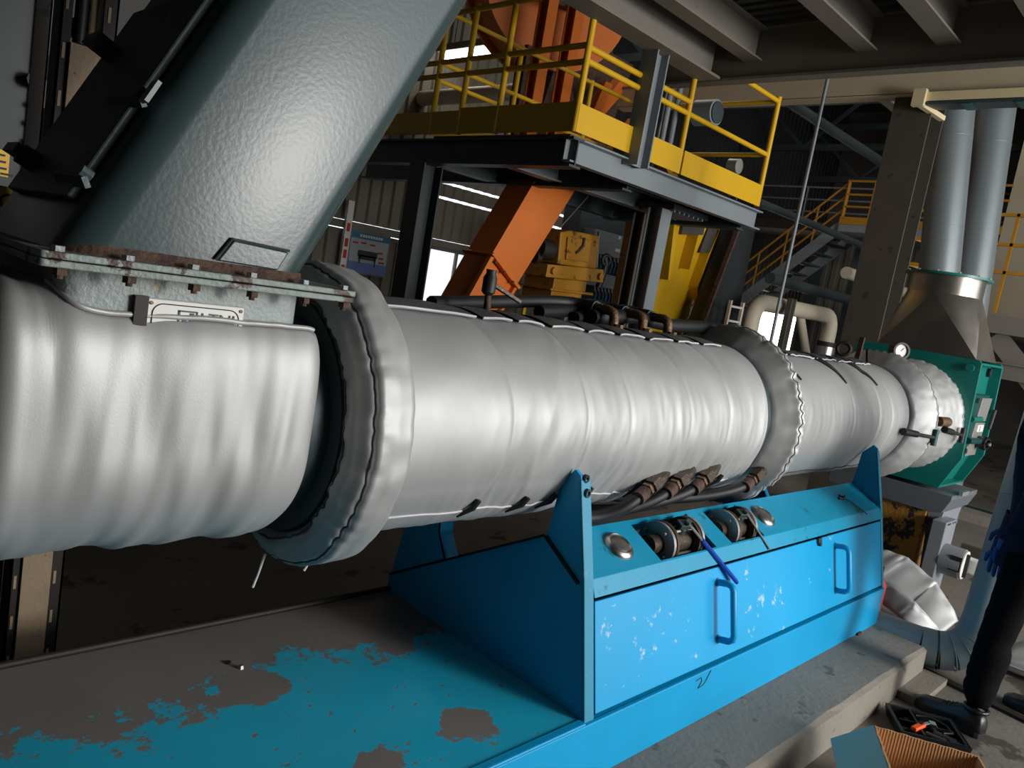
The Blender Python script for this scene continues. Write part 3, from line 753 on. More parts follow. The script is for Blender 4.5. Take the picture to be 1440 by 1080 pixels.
# stitched cross ties on the middle collar's top
# ---------------------------------------------------------------- feed section jacket with cut-out for the neck
fj = T('feed_jacket', 'wide silver insulating wrap around the feed section at far left', 'insulation jacket', (0.62, YC, 0.92))
def feed_surface(x, s):
    """s 0..1 from the top edge over the front and under to the rear; returns point"""
    a, zb = 0.318, 0.262
    neck = 1 / (1 + math.exp(-(x - 0.385) / 0.010))        # 1 where the neck cut-out is
    thtop = (PI / 2 * 1.35) * (1 - neck) + R(45) * neck
    th = thtop + (-PI * 0.95 - thtop) * s
    cc, ss = math.cos(th), math.sin(th)
    u_ = min(1, max(0, ss * 3)); e = 2.2 + 2.8 * u_ * u_ * (3 - 2 * u_)
    k = (abs(cc) ** e + abs(ss) ** e) ** (-1 / e)
    y = YC - a * cc * k
    z = 1.205 + (0.31 if ss > 0 else zb) * ss * k
    # end rounding
    d = min(x - 0.305, 0.925 - x)
    rr = 0.05
    if d < rr:
        sh = rr - math.sqrt(max(0, rr * rr - (rr - d) ** 2))
        y += sh * cc * 0.8; z -= sh * ss * 0.8
    w = 0.014 * N3(x * 6.5, th * 0.6, 71) + 0.013 * N3(x * 13 + 0.5 * th, th * 0.55, 73) + 0.005 * N3(x * 26 - 0.6 * th, th * 1.0, 75)
    w *= min(1, d / 0.05) * (0.5 + 0.5 * min(1, s * 6))
    y -= w * cc; z += w * ss
    return Vector((x, y, z))
rows = [[feed_surface(x, s) for s in linsp(0, 1, 110)] for x in linsp(0.305, 0.925, 120)]
m = MB(); m.grid(rows)
m.grid([rows[-1], [Vector((0.915, YC + (p.y - YC) * 0.82, 1.205 + (p.z - 1.205) * 0.82)) for p in rows[-1]]])
m.grid([rows[0], [Vector((0.315, YC + (p.y - YC) * 0.82, 1.205 + (p.z - 1.205) * 0.82)) for p in rows[0]]])
fo = m.build('wrap', 'silver', fj, smooth=75)
so = fo.modifiers.new('thick', 'SOLIDIFY'); so.thickness = 0.012; so.offset = -1
MB().tube([feed_surface(x, 0.0) + Vector((0, -0.003, 0.003)) for x in linsp(0.40, 0.90, 50)], 0.0055, 8).build('edge_piping', 'silver', fj, smooth=60)
MB().tube([feed_surface(0.309, s) + Vector((-0.002, -0.002, 0)) for s in linsp(0.05, 0.9, 50)], 0.007, 8).build('edge_piping', 'silver_trim', fj, smooth=60)

# ---------------------------------------------------------------- feed neck, flanges, chute
fn = T('feed_neck', 'pale grey cast feed neck under the bolted flange, carrying the nameplate', 'feed neck', (0.63, YC, 1.3))
def rrect(x0, x1, y0, y1, r, n=6):
    out = []
    for cx, cy, a0 in ((x1 - r, y1 - r, 0), (x0 + r, y1 - r, PI / 2), (x0 + r, y0 + r, PI), (x1 - r, y0 + r, 1.5 * PI)):
        out += [(cx + r * math.cos(a0 + PI / 2 * i / n), cy + r * math.sin(a0 + PI / 2 * i / n)) for i in range(n + 1)]
    return out
MB().prism(rrect(0.405, 0.868, 1.50, 2.06, 0.035), 'z', 1.25, 1.548).build('neck_casting', 'neck', fn, smooth=40)
MB().prism(rrect(0.345, 0.945, 1.415, 2.12, 0.01), 'z', 1.549, 1.561).build('neck_flange', 'flange', fn, bevel=0.002)
# nameplate
npz = MB(); npz.box(0.545, 0.735, 1.490, 1.499, 1.44, 1.508); npo = npz.build('nameplate', 'white', fn, bevel=0.002)
MB().box(0.522, 0.546, 1.486, 1.5, 1.44, 1.511).build('nameplate_bracket', 'slot_steel', npo)
fr = MB(); pl = rrect(0.555, 0.725, 1.42, 1.5, 0.02)
fr.tube([(a, 1.4895, b) for a, b in pl] + [(pl[0][0], 1.4895, pl[0][1])], 0.0012, 5, caps=False); fr.build('border_line', 'ink_black', npo)
for xx in (0.552, 0.728):
    MB().cyl((xx, 1.4905, 1.5), (xx, 1.488, 1.5), 0.0035, n=10).build('rivet', 'rusty_brass', npo)
text_part('lettering', 'LTNL', 0.034, (0.646, 1.489, 1.466), (1, 0, 0), (0, 0, 1), 'ink', npo)
m = MB()
for a, b, c, d in ((0.603, 0.607, 1.46, 1.49), (0.603, 0.64, 1.488, 1.491), (0.638, 0.641, 1.46, 1.49), (0.612, 0.620, 1.46, 1.482), (0.626, 0.634, 1.466, 1.487)):
    m.box(a, b, 1.4885, 1.49, c, d)
m.build('emblem', 'ink', npo)
# bolts of the flange pair
bxs = (0.375, 0.485, 0.60, 0.715, 0.83, 0.925)
m = MB(); m.cyl((bxs[0], 1.437, 1.575), (bxs[0], 1.437, 1.584), 0.011, n=6); bo = m.build('bolt_head', 'neck', fn)
copies(bo, [(x - bxs[0], 0, 0) for x in bxs[1:]])
m = MB(); m.cyl((bxs[0] + .006, 1.437, 1.536), (bxs[0] + .006, 1.437, 1.550), 0.012, n=6); m.cyl((bxs[0] + .006, 1.437, 1.530), (bxs[0] + .006, 1.437, 1.537), 0.006, n=8); bo = m.build('nut', 'rust', fn)
copies(bo, [(x - bxs[0], 0, 0) for x in bxs[1:]])

ch = T('feed_chute', 'big leaning grey green chute rising from the feed flange', 'chute', (0.63, YC, 1.565))
MB().prism(rrect(0.345, 0.948, 1.415, 2.12, 0.01), 'z', 1.563, 1.575).build('chute_flange', 'flange', ch, bevel=0.002)
SH = 0.49
ring = rrect(0.392, 0.862, 1.47, 2.07, 0.07, 8)
zs = [1.574] + linsp(1.62, 4.6, 26)
m = MB(); m.grid([[Vector((a + SH * (z - 1.59), b, z)) for a, b in ring] for z in zs], closed=True); m.build('chute_body', 'chute', ch, smooth=50)
MB().grid([[Vector((a + (a - 0.627) * 0.02, b - (0.01 if b < 1.6 else 0), 1.575)) for a, b in ring], [Vector((a + SH * 0.012, b, 1.594)) for a, b in ring]], closed=True).build('weld_fillet', 'rust', ch)
# patch plate near the foot
m = MB(); m.add([(0.655 + SH * 0.0, 1.462, 1.596), (0.782, 1.462, 1.594), (0.802, 1.462, 1.634), (0.683, 1.462, 1.640), (0.655, 1.472, 1.596), (0.782, 1.472, 1.594), (0.802, 1.472, 1.634), (0.683, 1.472, 1.640)],
      [(0, 1, 2, 3), (4, 7, 6, 5), (0, 4, 5, 1), (1, 5, 6, 2), (2, 6, 7, 3), (3, 7, 4, 0)])
pp = m.build('patch_plate', 'chute', ch, bevel=0.003)
MB().tube([(0.652, 1.464, 1.598), (0.680, 1.464, 1.642), (0.803, 1.464, 1.637)], 0.003, 6).build('weld_bead', 'chute_dark', pp)
# access door on the left side of the chute: frame bar, hinges and clamps
def chl(z, y, h=0.0):
    d = Vector((-0.898, 0, 0.44)); return Vector((0.392 + SH * (z - 1.59), y, z)) + d * h
m = MB(); m.add([chl(1.66, 1.55, .0), chl(1.66, 1.98, .0), chl(2.10, 1.98, .0), chl(2.10, 1.55, .0), chl(1.66, 1.55, .018), chl(1.66, 1.98, .018), chl(2.10, 1.98, .018), chl(2.10, 1.55, .018)],
      [(0, 3, 2, 1), (4, 5, 6, 7), (0, 1, 5, 4), (1, 2, 6, 5), (2, 3, 7, 6), (3, 0, 4, 7)])
ad = m.build('access_door', 'chute_dark', ch, bevel=0.004)
for z_ in (1.72, 1.98):
    m = MB(); m.cyl(chl(z_, 1.90, 0.01), chl(z_, 1.90, 0.05), 0.022, n=12); m.obox(chl(z_, 1.90, 0.055), (0.03, 0.09, 0.02), (0, R(26), 0)); m.build('clamp_knob', 'chute_dark', ad, smooth=40)
for z_ in (1.69, 1.85):
    m = MB(); m.bar(chl(z_, 1.51, 0.014), chl(z_, 1.66, 0.022), 0.02, 0.01, (1, 0, .5)); m.cyl(chl(z_ + 0.012, 1.52, 0.01), chl(z_ + .012, 1.52, 0.03), 0.012, n=8); m.build('hinge', 'chute_dark', ad)
MB().bar(chl(1.845, 1.49, 0.018), chl(1.885, 1.49, 0.018), 0.008, 0.03, (0, 1, 0)).build('hinge_plate', 'steel', ad)

# ---------------------------------------------------------------- fittings on top of the barrel
def top_fitting(x, label):
    z = 1.545
    f = T('pipe_elbow', label, 'pipe fitting', (x, 1.79, z), group='brass elbows on top of the barrel')
    hexbolt(MB(), (x, 1.765, z - 0.01), (0, 0, 1), 0.018, 0.03).build('hex_base', 'rusty_brass', f)
    m = MB(); m.tube([(x - 0.005, 1.785, z + 0.0), (x - 0.005, 1.79, z + 0.045), (x - 0.005, 1.797, z + 0.058), (x - 0.005, 1.815, z + 0.066), (x - 0.005, 1.85, z + 0.066)], 0.019, 12); m.build('elbow', 'rusty_brass', f, smooth=60)
    m = MB(); m.cyl((x - 0.005, 1.85, z + 0.066), (x - 0.005, 1.885, z + 0.066), 0.021, n=6); m.build('hex_nut', 'rusty_brass', f)
top_fitting(2.355, 'brass elbow on the barrel top, leftmost of three in front of the yellow hopper')
top_fitting(2.545, 'brass elbow on the barrel top, middle one of three')
top_fitting(2.725, 'brass elbow on the barrel top, rightmost of three nearest the middle collar')
hl = ('black hose draped along the barrel top, from the leftmost brass elbow', 'black hose along the barrel top, from the middle brass elbow', 'black hose along the barrel top, from the rightmost brass elbow')
for i, (x, xe, ze) in enumerate(((2.35, 1.80, 1.565), (2.54, 2.30, 1.585), (2.72, 2.50, 1.58))):
    hz = T('hydraulic_hose', hl[i], 'hose', (x, 1.95, 1.5), group='hoses along the barrel top')
    MB().tube(bezier((x, 1.875, 1.611), (x, 2.02, 1.62), (x - .08, 2.02, ze + 0.05), (xe, 1.96, ze), 14) + [Vector((xe - 0.25, 1.90, ze - 0.02))], 0.024, 10).build('hose', 'black', hz, smooth=60)
    MB().cyl((x - 0.005, 1.88, 1.611), (x - 0.003, 1.92, 1.612), 0.027, n=14).build('hose_ferrule', 'steel_dark', hz, smooth=40)
hz = MB().tube([(2.30, 1.86, 1.575), (2.6, 1.89, 1.60), (2.9, 1.90, 1.585), (3.2, 1.92, 1.60), (3.35, 1.93, 1.59)], 0.030, 10).build('hydraulic_hose', 'black', smooth=60)
tag(hz, 'thick black hose lying behind the brass elbows toward the middle collar', 'hose', 'hoses along the barrel top')
# thermowell with a lever valve near the orange chute
pb = T('probe_valve', 'rusty probe with black head and lever standing on the barrel before the orange chute', 'valve', (1.66, 1.76, 1.54))
MB().tube([(1.662, 1.76, 1.53), (1.66, 1.76, 1.56), (1.655, 1.76, 1.60)], [0.013, 0.012, 0.010], 10).build('probe_stem', 'rust', pb, smooth=60)
m = MB(); m.lathe([(0, 0.012), (0.01, 0.022), (0.055, 0.022), (0.068, 0.015), (0.08, 0.017)], (1.653, 1.76, 1.60), (0, 0, 1), 14); m.build('probe_head', 'black', pb, smooth=40)
MB().bar((1.668, 1.755, 1.635), (1.775, 1.735, 1.595), 0.020, 0.012).build('lever', 'bronze', pb, bevel=0.002)
# eye bolt and gauge near the far collars
eb = T('lifting_eye', 'dark lifting eye beside the teal box', 'eye bolt', (4.9, 1.86, 1.53))
m = MB(); m.torus((4.86, 1.90, 1.60), (1, 0.3, 0), 0.038, 0.012, 20, 8); m.build('ring', 'slot_steel', eb, smooth=60)
MB().bar((4.92, 1.83, 1.53), (4.93, 1.83, 1.69), 0.02, 0.03, (0, 1, 0)).build('lug', 'rust', eb)
MB().bar((5.02, 1.80, 1.53), (4.97, 1.80, 1.62), 0.012, 0.012, (0, 1, 0)).build('pin', 'black', eb)
gg = T('pressure_gauge', 'small black pressure gauge with white face above the stitched collar', 'gauge', (5.33, 1.72, 1.55))
gd = Vector((-0.66, -0.74, 0.08)).normalized(); gc = Vector((5.33, 1.73, 1.645))
MB().cyl((5.33, 1.73, 1.54), (5.33, 1.73, 1.60), 0.010, n=10).build('stem', 'bronze', gg)
g1 = MB().lathe([(-0.045, 0.052), (0.02, 0.056), (0.030, 0.056), (0.030, 0.043), (0.018, 0.042)], gc, gd, 28).build('case', 'black', gg, smooth=40)
MB().lathe([(0.018, 0.001), (0.0181, 0.043)], gc, gd, 28, caps=False).build('dial', 'white', g1)
MB().bar(gc + gd * 0.020, gc + gd * 0.020 + Vector((0.012, -0.012, 0.022)), 0.002, 0.002).build('needle', 'ink_black', g1)

# ---------------------------------------------------------------- elbows and hoses under the barrel
fl = (('leftmost of the three clustered elbows', (2.44, 1.497, 1.05), (2.22, 1.46, 0.975)), ('middle of the three clustered elbows', (2.62, 1.497, 1.052), (2.39, 1.46, 0.975)), ('rightmost of the three clustered elbows', (2.81, 1.497, 1.055), (2.57, 1.46, 0.97)), ('lone elbow next to the middle collar', (3.21, 1.48, 1.035), (2.96, 1.45, 0.955)))
for i, (nm, top, tail) in enumerate(fl):
    top, tail = Vector(top), Vector(tail)
    f = T('pipe_elbow', 'brown oxidised hose elbow below the barrel, ' + nm, 'pipe fitting', (top.x, top.y, top.z - 0.1), group='hose elbows under the barrel')
    dirv = (tail - top).normalized()
    m = MB(); m.tube([top + Vector((-0.005, 0.09, 0.02)), top + Vector((0.004, 0.028, 0.012)), top + Vector((0.004, 0.006, 0.004)), top + dirv * 0.03, top + dirv * 0.07], [0.022, 0.025, 0.027, 0.026, 0.023], 12); m.build('elbow', 'bronze', f, smooth=60)
    MB().cyl(top + dirv * 0.06, top + dirv * 0.115, 0.032, n=6).build('hex_nut', 'bronze', f)
    MB().cyl(top + dirv * 0.115, top + dirv * 0.17, 0.020, 0.023, 12).build('hose_tail', 'rust', f, smooth=40)
    MB().cyl(top + dirv * 0.128, top + dirv * 0.142, 0.028, n=6).build('lock_nut', 'rusty_brass', f)
    e = top + dirv * 0.165
    hz = T('hydraulic_hose', 'dark hose running left from the brown elbow, ' + ('lowest of the bundle', 'second of the bundle', 'third of the bundle', 'beside the middle collar')[i], 'hose', (e.x - .2, e.y, 0.86), group='hoses under the barrel')
    xe, ye, ze = ((1.98, 1.57, 0.905), (2.06, 1.60, 0.90), (2.16, 1.63, 0.895), (2.55, 1.66, 0.90))[i]
    MB().tube(bezier(e - dirv * 0.02, e + dirv * 0.12, Vector((xe + 0.22, ye - 0.03, ze - 0.025)), Vector((xe, ye, ze)), 16), 0.022, 10).build('hose', 'black', hz, smooth=60)
    MB().cyl(e - dirv * 0.012, e + dirv * 0.04, 0.0255, n=12).build('hose_ferrule', 'rust', hz, smooth=40)
pz = T('hose_conduit', 'pale beige pipe under the barrel behind the hose bundle', 'pipe', (2.3, 1.72, 0.9))
MB().tube([(1.93, 1.72, 0.93), (2.3, 1.72, 0.945), (2.62, 1.74, 0.965), (2.9, 1.78, .96)], 0.036, 12).build('pipe_run', 'cable_cover', pz, smooth=60)
MB().cyl((2.10, 1.72, 0.935), (2.18, 1.72, 0.938), 0.040, n=12).build('sooty_band', 'slot_steel', pz, smooth=40)
for i, x in enumerate((2.35, 2.55, 2.12)):
    cbx = MB().bar((x, 1.66, 0.965), (x + 0.05, 1.95, 0.915), 0.03, 0.03).build('hose_bracket', 'slot_steel', pz)

# ---------------------------------------------------------------- teal die box
db = T('die_box', 'teal enamelled die box at the end of the barrel', 'die box', (6.2, 1.8, 0.72))
FP = [(1.385, 1.655), (1.40, 1.675), (2.23, 1.675), (2.235, 1.0), (2.14, 0.76), (1.46, 0.76), (1.362, 1.0)]
hole = None
MB().prism(FP, 'x', 5.90, 5.925).build('front_plate', 'teal', db, bevel=0.003)
MB().prism(FP, 'x', 6.48, 6.505).build('rear_plate', 'teal', db, bevel=0.003)
MB().prism([(1.455, 1.66), (2.16, 1.66), (2.16, 1.0), (2.08, 0.775), (1.52, 0.775), (1.445, 1.0)], 'x', 5.925, 6.48).build('core', 'teal', db)
for pts in ([(1.385, 1.66), (1.46, 1.66), (1.46, 1.645), (1.385, 1.645)], [(1.46, 0.76), (2.14, 0.76), (2.14, 0.775), (1.46, 0.775)]):
    MB().prism(pts, 'x', 5.925, 6.48).build('edge_plate', 'teal', db)
m = MB(); m.cyl((5.875, 1.445, 1.615), (5.90, 1.445, 1.615), 0.026, n=20); m.build('bolt_head', 'teal', db, smooth=40)
m = MB(); m.cyl((6.40, 1.455, 1.60), (6.40, 1.43, 1.60), 0.032, n=20); m.build('bolt_head', 'black', db, smooth=40)
# lock bracket on the near side
lb = MB().box(6.02, 6.40, 1.40, 1.456, 1.02, 1.44).build('lock_bracket', 'teal_dark', db, bevel=0.004)
for (x0, x1, z0, z1) in ((6.16, 6.42, 1.25, 1.42), (6.14, 6.40, 1.07, 1.24)):
    m = MB(); m.add([(x0, 1.392, z0), (x1, 1.392, z0), (x1 + 0.03, 1.392, z1), (x0 + 0.03, 1.392, z1), (x0, 1.402, z0), (x1, 1.402, z0), (x1 + 0.03, 1.402, z1), (x0 + 0.03, 1.402, z1)],
          [(0, 1, 2, 3), (4, 7, 6, 5), (0, 4, 5, 1), (1, 5, 6, 2), (2, 6, 7, 3), (3, 7, 4, 0)])
    m.build('cover_plate', 'plate', lb, bevel=0.002)
MB().box(6.10, 6.36, 1.392, 1.402, 1.0, 1.075).build('cover_plate', 'plate', lb, bevel=0.002)
tg = MB().box(6.22, 6.38, 1.386, 1.392, 1.175, 1.225).build('tag_plate', 'white', lb)
text_part('tag_mark', '2', 0.05, (6.27, 1.3855, 1.182), (1, 0, 0), (0, 0, 1), 'ink_black', tg)
m = MB(); m.lathe([(0, 0.045), (0.05, 0.05), (0.065, 0.045), (0.066, 0.03), (0.05, 0.028)], (6.33, 1.385, 1.10), (-.25, -1, 0), 22); kn = m.build('knob', 'black_gloss', lb, smooth=40)
MB().cyl((6.33, 1.40, 1.10), (6.30, 1.30, 1.10), 0.012, n=10).build('knob_hub', 'chrome', kn)
MB().cyl((5.98, 1.37, 1.12), (6.30, 1.37, 1.11), 0.022, n=12).build('spindle', 'teal_dark', lb, smooth=40)
MB().cyl((5.98, 1.38, 1.27), (6.22, 1.38, 1.27), 0.018, n=12).build('spindle', 'teal', lb, smooth=40)
m = MB(); m.cyl((6.42, 1.36, 1.20), (6.46, 1.36, 1.34), 0.014, n=10); m.build('hinge_pin', 'black', lb, smooth=40)
for z in (1.04, 1.40):
    MB().cyl((6.06, 1.40, z), (6.06, 1.38, z), 0.020, n=6).build('hex_bolt', 'chrome', lb)
# T-handled clamp screws across the stitched collars
for i, (p0, p1, lab) in enumerate((((4.80, 1.435, 1.19), (5.16, 1.36, 1.165), 'black T-handled clamp screw across the stitched collar left of its twin'), ((5.42, 1.385, 1.205), (5.78, 1.365, 1.165), 'black T-handled clamp screw over the collar against the teal box'))):
    p0, p1 = Vector(p0), Vector(p1)
    c_ = T('clamp_screw', lab, 'clamp', (p0.x + .18, 1.38, 1.15), group='clamp screws on the end collars')
    d_ = (p1 - p0)
    MB().cyl(p0, p0 + d_ * 0.42, 0.022, 0.020, 12).build('grip', 'black', c_, smooth=40)
    MB().cyl(p0 + d_ * 0.4, p1, 0.011, n=10).build('threaded_rod', 'slot_steel', c_, smooth=40)
    MB().cyl(p1 + Vector((0, 0, -0.05)), p1 + Vector((0, 0, 0.05)), 0.017, n=10).build('cross_bar', 'teal_dark' if i == 0 else 'black', c_, smooth=40)
    if i: MB().cyl((5.38, 1.42, 1.25), (5.50, 1.40, 1.25), 0.032, n=14).build('bush', 'rusty_brass', c_, smooth=40)

# ---------------------------------------------------------------- stainless transition hopper on the die box
hp = T('transition_hopper', 'stainless square-to-round hopper standing on the teal die box', 'hopper', (6.22, 1.80, 1.675))
cx, cy = 6.20, 1.80
rt = 0.246; zt_, zb_ = 2.095, 1.675
cor4 = [Vector((cx + sx_ * 0.27, 1.76 + sy_ * 0.33, zb_)) for sx_, sy_ in ((1, 1), (-1, 1), (-1, -1), (1, -1))]
cp4 = [Vector((cx + rt * math.cos(a), cy + rt * math.sin(a), zt_)) for a in linsp(0, 2 * PI, 48)[:-1]]
for q in range(4):
    a0 = q * 12
    m = MB()
    for i in range(12):
        m.add([cor4[q], cp4[(a0 + i) % 48], cp4[(a0 + i + 1) % 48]], [(0, 2, 1)])
    m.build('cone_corner', 'stainless', hp, smooth=60)
    MB().add([cor4[q], cor4[(q + 1) % 4], cp4[(a0 + 12) % 48]], [(0, 2, 1)]).build('flat_side', 'stainless', hp)
MB().lathe([(0, 0.246), (0.13, 0.246)], (cx, cy, 2.095), (0, 0, 1), 48).build('collar_band', 'stainless', hp, smooth=40)
fg = MB().lathe([(0, 0.246), (0, 0.285), (0.016, 0.285), (0.016, 0.246)], (cx, cy, 2.225), (0, 0, 1), 48).build('top_flange', 'teal', hp, smooth=40)
for k in range(12):
    a = 2 * PI * k / 12
    MB().cyl((cx + 0.268 * math.cos(a), cy + 0.268 * math.sin(a), 2.241), (cx + 0.268 * math.cos(a), cy + 0.268 * math.sin(a), 2.252), 0.009, n=6).build('bolt', 'plate', hp) if k == 0 else None
bo = [o for o in hp.children if o.name.startswith('bolt')][0]
copies(bo, [(0.268 * (math.cos(2 * PI * k / 12) - 1), 0.268 * math.sin(2 * PI * k / 12), 0) for k in range(1, 12)])

# ---------------------------------------------------------------- pedestal and motor below the die box
pd = T('die_pedestal', 'rusty ochre and black pedestal carrying the teal die box', 'pedestal', (6.2, 1.75, 0))
MB().box(5.93, 6.5, 1.50, 2.1, 0.0, 0.60).build('column', 'ochre_rust', pd, bevel=0.006)
m = MB(); m.prism([(1.36, 0.70), (1.36, 0.73), (2.2, 0.73), (2.2, 0.58), (1.50, 0.58), (1.40, 0.60)], 'x', 5.90, 6.55); m.build('head_plate', 'head_grey', pd, bevel=0.004)
MB().prism([(1.40, 0.60), (1.50, 0.58), (1.46, 0.40), (1.42, 0.42)], 'x', 5.95, 6.40).build('side_plate', 'motor', pd)
MB().bar((5.92, 1.46, 0.55), (5.90, 1.42, 0.05), 0.03, 0.05, (1, 0, 0)).build('edge_rail', 'rust', pd)
MB().box(6.02, 6.18, 1.33, 1.352, 0.73, 0.758).build('leveling_lug', 'plate', pd)
mt = T('gear_motor', 'light grey gear motor box standing beside the rusty pedestal', 'motor', (5.95, 1.3, 0))
MB().box(5.80, 6.05, 1.33, 1.42, 0.0, 0.56).build('junction_box', 'motor', mt, bevel=0.006)
m = MB()
for (z, L_) in ((0.535, .08), (0.535, .02), (0.33, .05), (0.12, .05)):
    pass
for k, (xx, z, w_) in enumerate(((5.83, 0.545, 0.07), (5.95, 0.545, 0.02), (6.0, 0.545, 0.02), (5.81, 0.34, 0.05), (5.81, 0.14, 0.05))):
    MB().box(xx, xx + w_, 1.327, 1.331, z - 0.006, z + 0.004).build('vent_slot', 'ink_black', mt)
MB().cyl((5.90, 1.33, 0.30), (5.90, 1.20, 0.30), 0.105, n=28).build('motor_drum', 'motor', mt, smooth=40)
MB().box(5.80, 5.87, 1.19, 1.26, 0.26, 0.36).build('drum_recess', 'slot_steel', mt)
MB().cyl((5.90, 1.195, 0.30), (5.90, 1.185, 0.30), 0.098, n=28).build('end_cap', 'white', mt, smooth=40)
MB().box(5.875, 5.90, 1.165, 1.186, 0.22, 0.38).build('cap_slot', 'ink_black', mt)
m = MB(); m.box(5.90, 5.99, 1.10, 1.186, 0.25, 0.35); m.build('terminal', 'white', mt, bevel=0.008)

# ================================================================== floor items at the right
fp = T('floor_pipe', 'pale blue grey pipe on the floor turning up into a leaning riser', 'pipe', (4.6, 1.0, 0))
e0 = Vector((4.55, 1.02, 0.112))
MB().tube([(4.49, 1.62, 0.112), (4.51, 1.3, 0.112), e0], 0.098, 24).build('floor_run', 'pipe_blue', fp, smooth=60)
up0 = Vector((4.70, 0.80, 0.33)); upd = Vector((0.18, 0.0, 1.0))
cor = Vector((4.60, 0.87, 0.10))
seg = bezier(e0, e0 + Vector((0.03, -0.17, 0)), up0 - upd * 0.17, up0, 6)
for i in range(6):
    MB().tube([seg[i], seg[i + 1]], [0.101, 0.101], 24).build('elbow_gore', 'pipe_blue', fp, smooth=60)
    if i: MB().torus(seg[i], seg[i + 1] - seg[i - 1], 0.100, 0.004, 28, 6).build('gore_seam', 'chute_dark' if i == 1 else 'pipe_blue', fp, smooth=60)
MB().tube([up0, up0 + upd * 0.7, up0 + upd * 2.2, up0 + upd * 3.4], [0.10, 0.098, 0.098, 0.098], 28).build('riser', 'pipe_blue', fp, smooth=60)
MB().torus(up0 + upd * 0.66, upd, 0.098, 0.003, 28, 6).build('riser_seam', 'duct', fp, smooth=60)

def blanket(name, label, spine, width, thick, seed, group):
    """thick quilted pad bent along a spine: list of (point, across vector)"""
    b = T(name, label, 'insulation pad', (spine[0][0][0], spine[0][0][1], 0), group=group)
    n = 40; k = 26
    P = [Vector(s[0]) for s in spine]; A = [Vector(s[1]).normalized() for s in spine]
    def samp(L_, t):
        f = t * (len(L_) - 1); i = min(int(f), len(L_) - 2); u = f - i; u = u * u * (3 - 2 * u); return L_[i].lerp(L_[i + 1], u)
    rows = []
    for j in range(n + 1):
        t = j / n; c = samp(P, t); a = samp(A, t).normalized()
        d = (samp(P, min(1, t + 0.02)) - samp(P, max(0, t - 0.02))).normalized(); nn = a.cross(d).normalized()
        row = []
        for i in range(k):
            ang = 2 * PI * i / k
            e = 0.45
            cx_ = math.copysign(abs(math.cos(ang)) ** e, math.cos(ang)) * width / 2; cz_ = math.copysign(abs(math.sin(ang)) ** e, math.sin(ang)) * thick / 2
            tap = min(1, 6 * t + 0.35) * min(1, 6 * (1 - t) + 0.35)
            cz_ *= tap * (1 + 0.35 * N3(t * 7, cx_ * 10, seed)); cz_ += 0.012 * N3(t * 14, cx_ * 22, seed + 2)
            row.append(c + a * cx_ * (0.9 + 0.1 * tap) + nn * cz_)
        rows.append(row)
    m = MB(); m.grid(rows, closed=True); m.add(rows[0], [tuple(range(k))]); m.add(rows[-1], [tuple(range(k - 1, -1, -1))])
    m.build('pad', 'silver', b, smooth=75)
    for sgn in (0, k // 2):
        MB().tube([r_[sgn] for r_ in rows], 0.006, 6).build('edge_piping', 'silver', b, smooth=60)
    return b
blanket('insulation_pad', 'silver quilted pad leaning between the blue cabinet and the floor pipe', [((5.15, 1.60, 0.30), (0.35, -0.5, 0.5)), ((5.15, 1.42, 0.29), (0.5, -0.4, 0.6)), ((5.15, 1.22, 0.20), (0.6, -0.3, 0.6)), ((5.10, 1.04, 0.06), (0.7, -0.2, 0.4))], 0.26, 0.07, 3, 'loose silver pads on the floor')
blanket('insulation_pad', 'lower silver quilted strip bulging in front of the larger leaning pad', [((4.76, 1.55, 0.30), (0.4, -0.4, 0.5)), ((4.78, 1.36, 0.26), (0.4, -0.4, 0.6)), ((4.82, 1.20, 0.19), (0.4, -0.4, 0.6)), ((4.90, 1.05, 0.07), (0.6, -0.2, 0.3))], 0.12, 0.06, 8, 'loose silver pads on the floor')
blanket('insulation_pad', 'silver quilted pad lying on the floor behind the person', [((5.15, 0.72, 0.06), (1, 0, 0.0)), ((5.17, 0.55, 0.09), (1, 0, 0.1)), ((5.2, 0.35, 0.07), (1, 0, 0)), ((5.2, 0.15, 0.05), (1, 0, 0))], 0.40, 0.10, 5, 'loose silver pads on the floor')
rb = T('red_bottle', 'small red canister tucked behind the blue cabinet corner', 'canister', (4.62, 1.33, 0))
MB().lathe([(0, 0.05), (0.01, 0.055), (0.33, 0.055), (0.37, 0.03), (0.40, 0.022)], (4.62, 1.33, 0.0), (0, 0, 1), 18).build('body', 'red', rb, smooth=40)
MB().cyl((4.62, 1.33, 0.40), (4.62, 1.33, 0.43), 0.024, n=12).build('cap', 'black', rb, smooth=40)

# open tool tray
tt = T('tool_tray', 'open black plastic tool tray with loose tools beside the shoe', 'tool tray', (3.74, 0.76, 0))
ta, tb2, tc, td = Vector((3.77, 0.93, 0)), Vector((3.93, 0.69, 0)), Vector((3.72, 0.55, 0)), Vector((3.56, 0.79, 0))
def inset(p, k): 
    c_ = (ta + tb2 + tc + td) / 4; return c_ + (p - c_) * k
out = [ta, tb2, tc, td]; inn = [inset(p, 0.88) for p in out]
m = MB()
up = Vector((0, 0, 0.055))
m.add([p + Vector((0, 0, .002)) for p in [inset(q, .92) for q in out]] + [p + up for p in out] + [p + up for p in inn] + [inset(p, 0.82) + Vector((0, 0, 0.012)) for p in out],
      [(0, 1, 5, 4), (1, 2, 6, 5), (2, 3, 7, 6), (3, 0, 4, 7), (4, 5, 9, 8), (5, 6, 10, 9), (6, 7, 11, 10), (7, 4, 8, 11), (8, 9, 13, 12), (9, 10, 14, 13), (10, 11, 15, 14), (11, 8, 12, 15), (12, 13, 14, 15), (3, 2, 1, 0)])
m.build('tray_shell', 'black_gloss', tt, bevel=0.004)
ux = (tb2 - ta).normalized(); uy = (td - ta).normalized()
